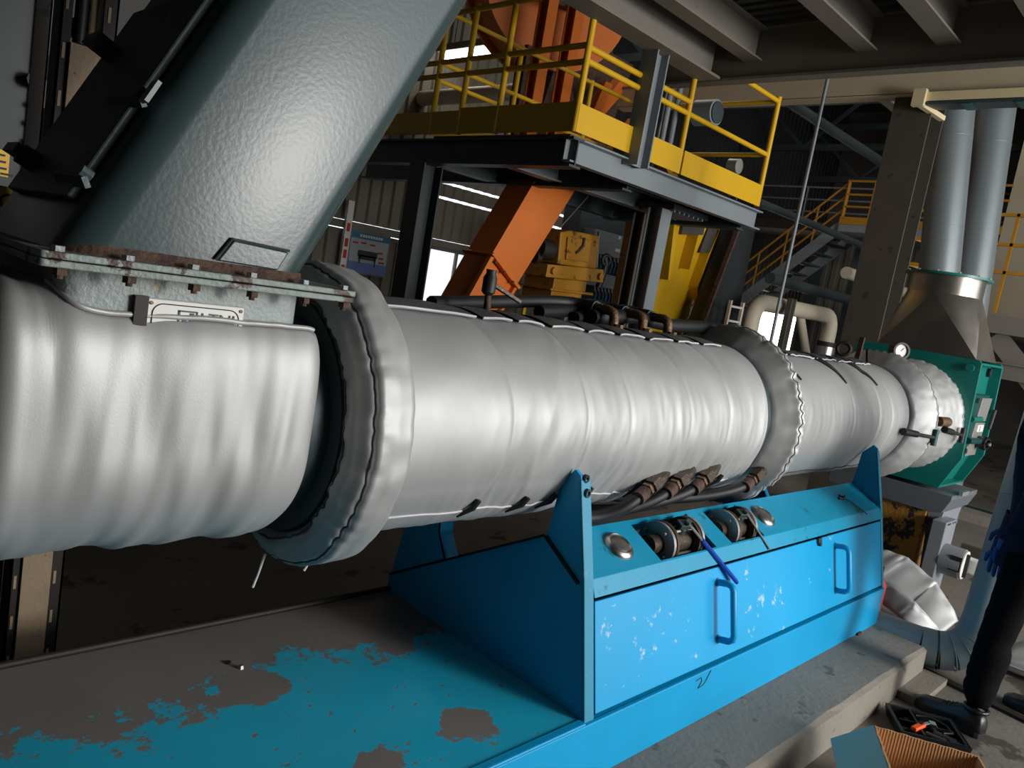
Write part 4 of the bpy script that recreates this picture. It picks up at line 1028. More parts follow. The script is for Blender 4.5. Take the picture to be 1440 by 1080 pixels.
def tp(a, b, z=0.03): return ta + ux * a + uy * b + Vector((0, 0, z))
MB().bar(tp(0.10, 0.02, .04), tp(0.10, 0.24, .04), 0.008, 0.035).build('divider', 'black_gloss', tt)
MB().bar(tp(0.03, 0.12, .035), tp(0.26, 0.12, .035), 0.006, 0.03).build('divider', 'black_gloss', tt)
t1 = T('utility_knife', 'orange-handled knife lying in the black tool tray', 'knife', tp(0.09, 0.16, 0.05))
MB().bar(tp(0.06, 0.21, .058), tp(0.12, 0.15, .064), 0.026, 0.018).build('grip', 'tool_orange', t1, bevel=0.005)
MB().bar(tp(0.12, 0.15, .064), tp(0.15, 0.12, .062), 0.014, 0.004).build('blade', 'plate', t1)
MB().cyl(tp(0.105, 0.165, .066), tp(0.105, 0.165, .078), 0.008, n=10).build('button', 'black_gloss', t1)
for i, (a0, b0, a1, b1_, lab) in enumerate(((0.13, 0.17, 0.20, 0.20, 'shiny short socket bit in the tool tray, beside the knife'), (0.17, 0.14, 0.25, 0.18, 'shiny socket bit in the middle of the tool tray'), (0.22, 0.19, 0.27, 0.21, 'shiny socket bit nearest the open cardboard box'))):
    s_ = T('socket_bit', lab, 'tool', tp(a0, b0, 0.02), group='sockets in the tray')
    MB().cyl(tp(a0, b0, .035), tp(a1, b1_, .035), 0.010, n=12).build('barrel', 'chrome', s_, smooth=40)
    MB().cyl(tp(a1, b1_, .035), tp(a1 + .012, b1_ + .005, .035), 0.007, n=6).build('tip', 'slot_steel', s_)
wz = MB().tube([tp(0.12, 0.05, .05), tp(0.18, 0.04, .055), tp(0.24, 0.08, .05), tp(0.25, 0.13, .045), tp(0.20, 0.16, .05)], 0.005, 7).build('cable_loop', 'black', smooth=60)
tag(wz, 'loop of thin black cable in the tool tray', 'cable')
pk = T('battery_pack', 'square black tool part with grey rim in the tray centre', 'tool', tp(0.17, 0.10, .02))
MB().obox(tp(0.17, 0.11, .045), (0.035, 0.035, 0.03), (0, 0, R(30))).build('block', 'black_gloss', pk, bevel=0.004)
MB().obox(tp(0.17, 0.11, .062), (0.026, 0.026, 0.004), (0, 0, R(30))).build('rim', 'steel', pk)

# open cardboard box
kb = T('cardboard_box', 'open cardboard box at the bottom edge of the picture', 'box', (2.95, 0.55, 0))
A_, B_ = Vector((3.02, 0.76, 0)), Vector((3.19, 0.45, 0)); ub = (B_ - A_).normalized(); wv = Vector((-ub.y, ub.x, 0)) * -1
if wv.x > 0: wv = -wv
C_, D_ = B_ + wv * 0.36, A_ + wv * 0.36
hz_ = Vector((0, 0, 0.27))
def wallpanel(p, q, mt, nm, z0=0.004, z1=0.27, th=0.006, flutes=0, inward=None):
    d = (q - p).normalized(); nn = Vector((-d.y, d.x, 0))
    if inward is not None and nn.dot(inward) < 0: nn = -nn
    m = MB()
    n_ = flutes if flutes else 1
    rows = [[], [], [], []]
    for i in range(n_ * 2 + 1):
        t_ = i / (n_ * 2); c_ = p.lerp(q, t_); w_ = nn * (th + (0.0016 if (i % 2 and flutes) else 0))
        zz = z1 + (0.004 * N3(t_ * 9, p.x * 7, 3))
        rows[0].append(c_ + Vector((0, 0, z0))); rows[1].append(c_ + Vector((0, 0, zz))); rows[2].append(c_ + w_ + Vector((0, 0, zz))); rows[3].append(c_ + w_ + Vector((0, 0, z0)))
    m.grid([rows[0], rows[1], rows[2], rows[3], rows[0]])
    for r_ in (0, -1): m.add([rows[k][r_] for k in range(4)], [(0, 1, 2, 3)])
    return m.build(nm, mt, kb, smooth=30)
ctr = (A_ + C_) / 2
wallpanel(A_, B_, 'cardboard', 'side_panel', flutes=34, inward=ctr - A_)
wallpanel(B_, C_, 'cardboard', 'side_panel', flutes=34, inward=ctr - C_)
wallpanel(C_, D_, 'cardboard', 'side_panel', inward=ctr - C_)
wallpanel(D_, A_, 'cardboard', 'side_panel', flutes=30, inward=ctr - D_)
MB().add([A_ + Vector((0, 0, .003)), B_ + Vector((0, 0, .003)), C_ + Vector((0, 0, .003)), D_ + Vector((0, 0, .003)), A_ + Vector((0, 0, .008)), B_ + Vector((0, 0, .008)), C_ + Vector((0, 0, .008)), D_ + Vector((0, 0, .008))], [(3, 2, 1, 0), (4, 5, 6, 7), (0, 1, 5, 4), (1, 2, 6, 5), (2, 3, 7, 6), (3, 0, 4, 7)]).build('bottom_panel', 'cardboard', kb)
# outer flap hanging over the left side
flp = [A_ + hz_ + Vector((0, 0.004, 0)), D_ + hz_ + Vector((0, .004, 0))]
od = (A_ - ctr); od = Vector((-wv.y, wv.x, 0)); od = od if od.dot(A_ - B_) > 0 else -od
f3, f4 = flp[1] + od * 0.13 + Vector((0, 0, -0.10)), flp[0] + od * 0.13 + Vector((0, 0, -0.10))
m = MB(); th_ = Vector((0, 0, -0.005)); m.add([flp[0], flp[1], f3, f4] + [p + th_ for p in (flp[0], flp[1], f3, f4)], [(0, 1, 2, 3), (7, 6, 5, 4), (0, 4, 5, 1), (1, 5, 6, 2), (2, 6, 7, 3), (3, 7, 4, 0)])
m.build('flap', 'cardboard_out', kb)

# ================================================================== person at the right edge
def person():
    root = T('person', 'person in black trousers and shoes standing at the right edge, blue glove', 'person', (4.12, 0.62, 0))
    me = bpy.data.meshes.new('person_body_src')
    V = []; E = []; RD = []
    def v(p, r, parent=None):
        V.append(Vector(p)); RD.append(r)
        if parent is not None: E.append((parent, len(V) - 1))
        return len(V) - 1
    ox, oy = 4.12, 0.62
    pel = v((4.22, 0.60, 0.93), (0.16, 0.13))
    w1_ = v((4.22, 0.61, 1.08), (0.16, 0.125), pel)
    ch_ = v((4.225, 0.64, 1.28), (0.18, 0.13), w1_)
    sh_ = v((4.225, 0.65, 1.42), (0.13, 0.10), ch_)
    nk = v((4.225, 0.665, 1.49), (0.06, 0.06), sh_)
    n2 = v((4.225, 0.675, 1.55), (0.055, 0.06), nk)
    # legs: near (left) and far (right)
    h1 = v((4.15, 0.60, 0.86), (0.105, 0.11), pel)
    t1_ = v((4.135, 0.605, 0.70), (0.096, 0.10), h1)
    k1 = v((4.11, 0.625, 0.53), (0.080, 0.083), t1_)
    c1 = v((4.075, 0.63, 0.38), (0.078, 0.082), k1)
    c2 = v((4.03, 0.635, 0.22), (0.072, 0.075), c1)
    a1 = v((4.02, 0.622, 0.11), (0.066, 0.070), c2)
    h2 = v((4.34, 0.56, 0.86), (0.115, 0.12), pel)
    t2 = v((4.42, 0.50, 0.66), (0.10, 0.105), h2)
    k2 = v((4.47, 0.46, 0.50), (0.085, 0.088), t2)
    c3 = v((4.51, 0.40, 0.30), (0.080, 0.085), k2)
    a2 = v((4.54, 0.36, 0.11), (0.066, 0.070), c3)
    # arms
    s1 = v((4.03, 0.65, 1.40), (0.075, 0.075), sh_); e1 = v((4.03, 0.60, 1.14), (0.058, 0.058), s1); f1_ = v((4.145, 0.68, 0.89), (0.045, 0.045), e1)
    s2 = v((4.42, 0.65, 1.40), (0.075, 0.075), sh_); e2 = v((4.47, 0.66, 1.14), (0.058, 0.058), s2); f2_ = v((4.45, 0.74, 0.93), (0.045, 0.045), e2)
    off = Vector((4.12, 0.62, 0))
    me.from_pydata([p - off for p in V], E, [])
    tmp = bpy.data.objects.new('person_body_src', me); COL.objects.link(tmp)
    sk = tmp.modifiers.new('skin', 'SKIN'); sk.use_smooth_shade = True
    for i, sv in enumerate(me.skin_vertices[0].data):
        sv.radius = RD[i]; sv.use_root = (i == 0)
    sb = tmp.modifiers.new('sub', 'SUBSURF'); sb.levels = 2; sb.render_levels = 2
    dg = bpy.context.evaluated_depsgraph_get()
    bm_ = bpy.data.meshes.new_from_object(tmp.evaluated_get(dg))
    bpy.data.objects.remove(tmp, do_unlink=True)
    bm_.name = 'body'
    for vv in bm_.vertices:      # cloth folds
        p = vv.co
        d = 0.007 * N3(p.x * 9, p.y * 9, p.z * 26) + (0.010 * N3(p.x * 6, p.y * 6, p.z * 16 + 4) if p.z < 0.62 else 0)
        nrm = Vector((p.x, p.y, 0)); vv.co = p + vv.normal * d
    for k_ in ('trousers', 'jacket', 'skin'): bm_.materials.append(M[k_])
    for p in bm_.polygons:
        c = p.center; p.use_smooth = True
        p.material_index = 0 if (c.z < 0.84) else (2 if c.z > 1.50 else 1)
    body = bpy.data.objects.new('body', bm_); COL.objects.link(body); body.parent = root
    # jacket hem skirt
    rows = []
    for z, k in ((0.76, 1.10), (0.80, 1.12), (0.90, 1.08), (1.00, 1.02)):
        rows.append([Vector((4.245 + 0.165 * k * math.cos(a), 0.60 + 0.14 * k * math.sin(a), z + 0.012 * N3(a * 2, z, 1))) for a in linsp(0, 2 * PI, 40)[:-1]])
    MB().grid(rows, closed=True).build('jacket_hem', 'jacket', root, smooth=70)
    # head
    hc = Vector((4.225, 0.70, 1.66))
    hrows = []
    for j in range(15):
        ph = PI * j / 14
        row = []
        for i in range(20):
            a = 2 * PI * i / 20
            x_ = 0.077 * math.sin(ph) * math.cos(a); y_ = 0.096 * math.sin(ph) * math.sin(a); z_ = 0.118 * math.cos(ph)
            if z_ < 0: x_ *= 1 + z_ * 1.6; y_ = y_ * (1 + z_ * 1.2)
            row.append(hc + Vector((x_, y_, z_)))
        hrows.append(row)
    hm = MB(); hm.grid(hrows, closed=True); hd = hm.build('head', 'skin', root, smooth=70)
    MB().add([hc + Vector((-0.014, 0.088, -0.02)), hc + Vector((0.014, 0.088, -0.02)), hc + Vector((0, 0.118, -0.018)), hc + Vector((0, 0.092, 0.02)), hc + Vector((0, 0.090, -0.03))], [(0, 2, 3), (2, 1, 3), (0, 4, 2), (4, 1, 2), (0, 3, 1, 4)]).build('nose', 'skin', hd, smooth=60)
    for s_ in (-1, 1):
        MB().sphere(hc + Vector((s_ * 0.030, 0.084, 0.008)), 0.011, 10, 7).build('eye', 'white', hd, smooth=60)
        MB().sphere(hc + Vector((s_ * 0.078, 0.0, -0.005)), 0.026, 10, 7, (0.35, 0.7, 1.1)).build('ear', 'skin', hd, smooth=60)
    MB().obox(hc + Vector((0, 0.086, -0.052)), (0.042, 0.008, 0.008)).build('mouth', 'red', hd, bevel=0.002)
    hrows2 = [[hc + (p - hc) * 1.07 + Vector((0, -0.012, 0.006)) for p in r_] for r_ in hrows[:8]]
    MB().grid(hrows2, closed=True).build('hair', 'hair', root, smooth=70)
    # gloved hands with five fingers
    for wx, wy, wz, s_ in ((4.15, 0.695, 0.855, -1), (4.45, 0.748, 0.90, 1)):
        c = Vector((wx, wy, wz))
        g = MB(); g.sphere(c + Vector((0, 0.008, -0.055)), 0.05, 14, 9, (0.42, 0.85, 1.05)); g.cyl(c + Vector((0, -0.004, 0.02)), c + Vector((0, 0.002, -0.03)), 0.040, 0.034, 14)
        gl = g.build('glove', 'glove', root, smooth=60)
        for k, (dy, L_) in enumerate(((-0.030, 0.062), (-0.010, 0.078), (0.012, 0.074), (0.034, 0.06))):
            b_ = c + Vector((0, 0.008 + dy, -0.095))
            MB().tube([b_ + Vector((0, 0, 0.02)), b_ + Vector((0.006 * -s_, 0.002, -L_ * 0.45)), b_ + Vector((0.022 * -s_, 0.004, -L_ * 0.85)), b_ + Vector((0.030 * -s_, 0.004, -L_))], [0.0105, 0.010, 0.009, 0.005], 8).build('finger', 'glove', gl, smooth=60)
        b_ = c + Vector((0, 0.042, -0.045))
        MB().tube([b_, b_ + Vector((-0.008 * s_, 0.022, -0.025)), b_ + Vector((-0.014 * s_, 0.026, -0.058))], [0.013, 0.0115, 0.007], 8).build('thumb', 'glove', gl, smooth=60)
    # shoes
    def shoe(hx, hy, tx, ty):
        h = Vector((hx, hy, 0)); t = Vector((tx, ty, 0)); d = (t - h); L_ = d.length; d.normalize(); sd = Vector((d.y, -d.x, 0))
        secs = ((0.0, 0.034, 0.085), (0.05, 0.042, 0.105), (0.22, 0.044, 0.120), (0.38, 0.046, 0.105), (0.55, 0.050, 0.080), (0.75, 0.054, 0.066), (0.90, 0.048, 0.056), (0.98, 0.030, 0.044), (1.0, 0.012, 0.036))
        rows = []; srow = []
        for u, w_, hh in secs:
            c = h + d * (u * L_)
            rows.append([c + sd * (w_ * x_) + Vector((0, 0, 0.022 + (hh - 0.022) * z_)) for x_, z_ in ((-1, 0), (-1.02, 0.35), (-0.86, 0.72), (-0.45, 0.97), (0, 1.0), (0.45, 0.97), (0.86, 0.72), (1.02, 0.35), (1, 0))])
            srow.append([c + sd * (w_ * 1.10 * x_) + Vector((0, 0, z_)) for x_, z_ in ((-1, 0.0), (-1.03, 0.026), (1.03, 0.026), (1, 0.0))])
        m = MB(); m.grid(rows); m.add(rows[0], [tuple(range(9))])
        so_ = m.build('shoe', 'leather', root, smooth=60)
        m = MB(); m.grid(srow, closed=True); m.add(srow[0], [(0, 1, 2, 3)]); m.add(srow[-1], [(3, 2, 1, 0)]); m.build('sole', 'black', so_, bevel=0.003)
        for u in (0.42, 0.48, 0.54, 0.60):
            c = h + d * (u * L_); z = 0.100 - (u - 0.40) * 0.11
            MB().tube([c - sd * 0.024 + Vector((0, 0, z - .006)), c + Vector((0, 0, z + 0.004)), c + sd * 0.024 + Vector((0, 0, z - .006))], 0.0032, 6).build('lace', 'black', so_)
        MB().torus(h + d * (0.16 * L_) + Vector((0, 0, 0.118)), (0, 0, 1), 0.046, 0.010, 20, 8).build('shoe_collar', 'leather', so_, smooth=60)
    shoe(4.005, 0.575, 4.06, 0.875)
    shoe(4.53, 0.31, 4.58, 0.61)
person()

# ================================================================== steelwork overhead
# upper floor: ribbed deck, joists, edge beams
def deck():
    m = MB(); pitch = 0.11; pts = []
    x = 2.7
    while x < 5.42:
        pts += [(x, 3.86), (x + pitch * .5, 3.86), (x + pitch * .6, 3.91), (x + pitch * .9, 3.91)]; x += pitch
    m.grid([[(a, -1.0, b) for a, b in pts], [(a, 4.1, b) for a, b in pts]]); m.box(2.7, 5.5, -1.0, 4.1, 3.92, 4.0)
    return m
struct(deck().build('trim_1', 'deck'), 'ribbed steel underside of the upper floor')
tag(MB().ibeam((5.45, -1.2, 3.68), (5.45, 4.3, 3.68), 0.40, 0.11, 0.02, 0.014).build('edge_beam', 'beam'), 'taupe edge beam of the upper floor crossing above the railing', 'beam', 'beams of the upper floor')
tag(MB().ibeam((2.7, 3.60, 3.68), (5.36, 3.60, 3.68), 0.40, 0.20, 0.02, 0.014).build('floor_beam', 'beam'), 'taupe floor beam meeting the grey hanging post', 'beam', 'beams of the upper floor')
for y, lab in ((3.28, 'joist close beside the beam with the hanging post'), (2.42, 'joist under the ribbed deck, left of the two at top right'), (1.90, 'joist under the ribbed deck, rightmost of the two at top right'), (1.35, 'joist under the ribbed deck nearest the doorway side')):
    tag(MB().ibeam((2.7, y, 3.74), (5.43, y, 3.74), 0.24, 0.14, 0.014, 0.010).build('joist', 'beam'), 'taupe steel ' + lab, 'joist', 'joists of the upper floor')
tag(MB().cyl((5.55, 2.72, 1.2), (5.55, 2.72, 3.5), 0.013, n=10).build('hanging_rod', 'steel', smooth=40), 'thin grey rod hanging from the edge beam above the middle collar', 'rod')

# platform with yellow railings
pf = T('platform', 'grey steel platform with yellow kick boards, seen from below', 'platform', (5.3, 4.6, 2.4))
MB().box(4.06, 6.68, 3.76, 5.28, 2.70, 2.735).build('grating', 'deck', pf)
MB().channel((4.0, 3.745, 2.62), (6.78, 3.745, 2.62), 0.17, 0.075, side=1).build('front_channel', 'steel', pf)
MB().ibeam((4.05, 3.66, 2.60), (4.05, 7.4, 2.60), 0.20, 0.12).build('left_beam', 'steel_dark', pf)
MB().ibeam((4.85, 3.8, 2.60), (4.85, 7.4, 2.60), 0.20, 0.12).build('cross_beam', 'steel_dark', pf)
MB().ibeam((6.62, 3.78, 2.60), (6.62, 5.4, 2.60), 0.20, 0.12).build('right_beam', 'steel_dark', pf)
MB().ibeam((4.1, 4.55, 2.62), (6.6, 4.55, 2.62), 0.16, 0.12).build('middle_beam', 'steel', pf)
MB().ibeam((4.1, 5.30, 2.60), (6.6, 5.30, 2.60), 0.18, 0.12).build('rear_beam', 'steel_dark', pf)
MB().box(5.95, 6.55, 4.1, 4.5, 2.55, 2.60).build('grille', 'steel_dark', pf)
for k in range(7):
    MB().box(5.97 + .08 * k, 5.99 + .08 * k, 4.1, 4.5, 2.53, 2.55).build('grille_slat', 'steel', pf)
for nm, b in (('kick_board', (4.02, 4.68, 3.68, 3.69, 2.74, 2.93)), ('kick_board', (4.74, 5.30, 3.68, 3.69, 2.74, 2.93)), ('kick_board', (5.35, 6.70, 3.68, 3.69, 2.74, 2.93)), ('kick_board', (4.01, 4.02, 3.69, 4.93, 2.74, 2.94)), ('kick_board', (4.01, 4.02, 4.95, 7.0, 2.74, 2.92)), ('kick_board', (4.02, 6.6, 5.30, 5.31, 2.74, 2.92))):
    MB().box(*b).build(nm, 'yellow', pf)
rl = T('platform_railing', 'yellow tube railing along the platform edges', 'railing', (5.3, 4.4, 2.74))
def post(x, y, z1=3.74, r=0.024):
    MB().cyl((x, y, 2.74), (x, y, z1), r, n=12).build('post', 'yellow', rl, smooth=40)
for x, y in ((4.03, 3.705), (5.32, 3.705), (6.70, 3.705), (4.03, 4.94), (4.03, 4.50), (4.03, 5.30), (5.9, 5.30), (4.9, 5.30), (6.70, 5.28), (4.03, 6.2)): post(x, y)
def rail(p, q, r=0.021): MB().cyl(p, q, r, n=12).build('rail', 'yellow', rl, smooth=40)
for z, xa, xb in ((3.70, 4.03, 6.70), (3.305, 4.03, 5.32), (3.215, 4.03, 6.70)): rail((xa, 3.705, z), (xb, 3.705, z))
for z in (3.70, 3.32, 3.21): rail((4.03, 3.705, z), (4.03, 7.0, z))
for z in (3.72, 3.32, 3.18): rail((4.03, 5.30, z), (6.70, 5.30, z), 0.018)
for z in (3.70, 3.215): rail((6.70, 3.705, z), (6.70, 5.28, z))
# hanging post and columns
tag(MB().ibeam((4.71, 3.655, 2.66), (4.71, 3.655, 3.49), 0.15, 0.14, 0.014, 0.010, up=(1, 0, 0)).build('hanging_post', 'steel'), 'short grey steel post between the platform channel and the upper beam', 'post')
tag(MB().ibeam((4.07, 5.33, 0), (4.07, 5.33, 2.50), 0.20, 0.20, 0.014, 0.010, up=(1, 0, 0)).build('platform_column', 'steel_teal'), 'dark steel column under the left corner of the platform, beside the bright window', 'column', 'columns under the platform')
tag(MB().ibeam((5.92, 4.22, 0), (5.92, 4.22, 2.54), 0.16, 0.16, 0.014, 0.010, up=(0, 1, 0)).build('platform_column', 'steel'), 'light grey column under the platform beside the yellow hopper', 'column', 'columns under the platform')
tag(MB().ibeam((6.30, 4.68, 0), (6.30, 4.68, 2.54), 0.14, 0.14, 0.014, 0.010, up=(0, 1, 0)).build('platform_column', 'brown_col'), 'sooty brown column just left of the light grey one', 'column', 'columns under the platform')

# far girder, column, cable tray
tag(MB().ibeam((7.25, -2.0, 3.97), (7.25, 6.0, 3.97), 0.24, 0.16).build('cream_girder', 'beige'), 'cream girder crossing behind the yellow railing', 'beam')
MBg = MB(); MBg.box(7.17, 7.19, -2.0, 6.0, 3.86, 4.07)
gw = T('girder_facing', 'cream facing board of the girder above the twin ducts', 'board', (7.18, 2, 3.86)); MBg.build('board', 'beige', gw); MB().box(7.15, 7.175, -2, 6, 4.06, 4.08).build('lip', 'beam', gw)
tag(MB().ibeam((7.40, 2.71, 0), (7.40, 2.71, 3.86), 0.34, 0.33, 0.02, 0.014, up=(1, 0, 0)).build('hall_column', 'brown_col'), 'tall sooty brown steel column between the stairs and the ducts', 'column')
ct = T('cable_tray', 'shiny pale gold cable tray running under the cream girder', 'cable tray', (7.05, 1.2, 3.75))
MB().channel((7.08, 2.60, 3.80), (7.08, -1.5, 3.80), 0.08, 0.10, 0.006, side=-1).build('tray_rail', 'gold_tray', ct)
MB().box(7.08, 7.26, -1.5, 2.55, 3.735, 3.765).build('tray_base', 'steel_dark', ct)
for k in range(9): MB().box(7.07, 7.27, 2.2 - 0.4 * k, 2.28 - 0.4 * k, 3.728, 3.736).build('tray_rung', 'teal_dark', ct)
m = MB(); m.box(7.04, 7.10, 2.56, 2.66, 3.72, 3.86); m.bar((7.07, 2.60, 3.74), (7.4, 2.50, 3.70), 0.05, 0.04); m.build('tray_bracket', 'gold_tray', ct)
for i, (p, q, r_, lab) in enumerate((((8.41, 2.20, 0.0), (8.41, 2.80, 4.4), 0.185, 'bluish grey round duct, left of the pair behind the stainless hopper'), ((8.83, 2.12, 0.0), (9.07, 2.60, 4.5), 0.185, 'warmer grey round duct, right of the pair behind the stainless hopper'))):
    d_ = T('round_duct', lab, 'duct', p, group='twin ducts')
    p, q = Vector(p), Vector(q)
    MB().tube([p, p.lerp(q, .5), q], r_, 30).build('duct_pipe', 'duct', d_, smooth=60)
    for u in (0.42, 0.66, 0.86): MB().torus(p.lerp(q, u), q - p, r_, 0.004, 30, 6).build('duct_seam', 'duct', d_, smooth=60)

# ================================================================== orange and yellow plant behind the machine
oc = T('orange_chute', 'inclined orange chute under the platform, dark on its left side', 'chute', (4.5, 4.95, 1.0))
def slab(pts_front, y0, y1, nm, mt, par, bevel=0.004):
    return MB().prism(pts_front, 'y', y0, y1).build(nm, mt, par, bevel=bevel)
slab([(4.47, 1.84), (4.84, 2.55), (5.40, 2.62), (4.83, 1.63)], 4.80, 5.12, 'upper_section', 'orange', oc)
slab([(4.445, 1.86), (4.475, 1.875), (4.86, 1.625), (4.83, 1.605)], 4.76, 5.16, 'joint_flange', 'orange', oc)
slab([(4.10, 1.10), (4.46, 1.835), (4.80, 1.62), (4.46, 1.0)], 4.82, 5.12, 'lower_section', 'orange', oc)
slab([(4.09, 1.10), (4.13, 1.10), (4.49, 1.835), (4.45, 1.84)], 4.77, 4.82, 'edge_angle', 'orange', oc)
slab([(4.44, 1.0), (4.47, 1.0), (4.82, 1.61), (4.79, 1.62)], 4.77, 4.82, 'edge_angle', 'orange', oc)
m = MB()
for (x, z) in ((4.50, 1.80), (4.62, 1.73), (4.74, 1.66), (4.30, 1.40), (4.20, 1.22)): MB().cyl((x, 4.765, z), (x, 4.75, z), 0.014, n=6).build('bolt', 'rust', oc)
# vibrating feeder: yellow gearbox-like block
vb = T('yellow_gearbox', 'old ochre yellow gearbox block hanging behind the barrel', 'gearbox', (5.78, 5.1, 1.5))
slab([(5.52, 1.90), (5.48, 2.20), (5.62, 2.24), (6.06, 2.26), (6.10, 1.93)], 4.98, 5.4, 'upper_case', 'yellow_old', vb, 0.012)
slab([(5.60, 1.96), (5.57, 2.17), (5.92, 2.20), (5.94, 1.98)], 4.955, 4.98, 'cover', 'yellow_old', vb, 0.006)
slab([(5.34, 1.76), (5.34, 1.88), (6.17, 1.94), (6.20, 1.81)], 4.94, 5.45, 'mid_flange', 'yellow_old', vb, 0.006)
slab([(5.53, 1.66), (5.53, 1.77), (6.02, 1.80), (6.02, 1.67)], 5.0, 5.4, 'lower_case', 'yellow_old', vb, 0.008)
slab([(5.46, 1.645), (5.46, 1.665), (6.10, 1.69), (6.10, 1.665)], 4.96, 5.42, 'lower_flange', 'yellow_old', vb, 0.003)
slab([(5.53, 1.53), (5.52, 1.645), (5.98, 1.665), (5.97, 1.54)], 5.0, 5.4, 'sump', 'yellow_old', vb, 0.008)
for x, z in ((5.42, 1.83), (6.12, 1.865)): MB().cyl((x, 4.96, z), (x, 4.91, z), 0.035, n=16).build('bearing_cap', 'yellow_old', vb, smooth=40)
MB().tube([(5.80, 4.95, 2.20), (5.79, 4.94, 2.12), (5.74, 4.95, 2.06), (5.71, 4.95, 2.04)], 0.014, 8).build('oil_pipe', 'rust', vb, smooth=60)
m = MB(); m.cyl((5.33, 5.1, 2.02), (5.50, 5.1, 2.02), 0.10, n=18); m.cyl((5.30, 5.1, 1.93), (5.36, 5.1, 1.93), 0.06, n=14); m.build('brake_drum', 'slot_steel', vb, smooth=40)
m = MB(); m.tube([(6.22, 5.0, 2.08), (6.24, 4.98, 2.00), (6.22, 4.98, 1.88), (6.21, 5.0, 1.76)], 0.035, 10); m.torus((6.22, 4.97, 2.04), (0.3, 1, 0), 0.05, 0.02, 18, 8); m.build('black_hook', 'black', vb, smooth=60)
MB().bar((6.06, 5.0, 2.30), (6.12, 5.0, 1.95), 0.02, 0.02).build('hanger', 'steel', vb)
MB().bar((5.48, 5.0, 2.24), (5.80, 5.0, 2.60), 0.008, 0.008).build('hanger_wire', 'plate', vb)
MB().bar((6.02, 5.2, 1.66), (5.98, 5.2, 1.1), 0.05, 0.05).build('support_leg', 'steel', vb)
# yellow ladder
ld = T('yellow_ladder', 'narrow yellow ladder between the orange chute and the ochre gearbox', 'ladder', (5.8, 5.5, 0))
for x in (5.70, 5.88): MB().bar((x, 5.5, 0), (x, 5.5, 2.05), 0.035, 0.03, (0, 1, 0)).build('stile', 'yellow', ld)
for k in range(8): MB().cyl((5.70, 5.5, 0.25 + .25 * k), (5.88, 5.5, 0.25 + .25 * k), 0.012, n=8).build('rung', 'yellow', ld)
# yellow hopper with ribs
yh = T('yellow_hopper', 'large yellow ribbed hopper under the platform', 'hopper', (7.1, 4.8, 0.9))
slab([(6.62, 2.50), (7.66, 2.64), (7.30, 1.70), (7.20, 1.0), (6.70, 1.0), (6.68, 1.6)], 4.62, 4.80, 'hopper_shell', 'yellow', yh)
slab([(7.66, 2.64), (8.05, 2.70), (7.62, 1.90), (7.45, 1.0), (7.25, 1.0), (7.32, 1.70)], 4.75, 4.95, 'hopper_side', 'yellow', yh)
slab([(6.60, 2.50), (6.70, 2.51), (6.72, 1.95), (6.68, 1.95)], 4.50, 4.62, 'rib', 'yellow', yh)
slab([(7.05, 2.56), (7.17, 2.57), (7.00, 2.10), (7.02, 2.30)], 4.48, 4.62, 'rib', 'yellow', yh)
slab([(7.42, 2.60), (7.50, 2.61), (7.30, 1.80), (7.26, 1.95)], 4.50, 4.75, 'rib', 'yellow', yh)
slab([(7.68, 2.64), (7.76, 2.65), (7.46, 2.0), (7.42, 2.1)], 4.55, 4.75, 'rib', 'yellow', yh)
slab([(7.88, 2.67), (7.98, 2.68), (7.62, 1.9), (7.56, 1.95)], 4.58, 4.75, 'rib', 'yellow', yh)
slab([(6.70, 2.42), (7.10, 2.48), (7.10, 2.56), (6.70, 2.51)], 4.46, 4.62, 'cross_rib', 'brown_col', yh)
slab([(7.16, 2.30), (7.36, 2.33), (7.46, 2.60), (7.24, 2.58)], 4.50, 4.60, 'cover_plate', 'brown_col', yh)
slab([(7.38, 2.18), (7.54, 2.20), (7.70, 2.63), (7.54, 2.61)], 4.50, 4.60, 'cover_plate', 'brown_col', yh)
slab([(7.56, 2.04), (7.74, 2.06), (8.0, 2.66), (7.80, 2.64)], 4.50, 4.60, 'cover_plate', 'brown_col', yh)
# inclined grey casing to its right
ig = T('inclined_casing', 'dark grey inclined conveyor casing right of the yellow hopper', 'conveyor', (7.4, 4.2, 1.0))
slab([(6.98, 1.10), (7.46, 2.65), (7.82, 2.69), (7.84, 1.10)], 4.28, 4.46, 'casing', 'steel_teal', ig)
MB().bar((6.96, 4.27, 1.10), (7.44, 4.27, 2.64), 0.03, 0.05, (0, 1, 0)).build('flange_strip', 'rust', ig)
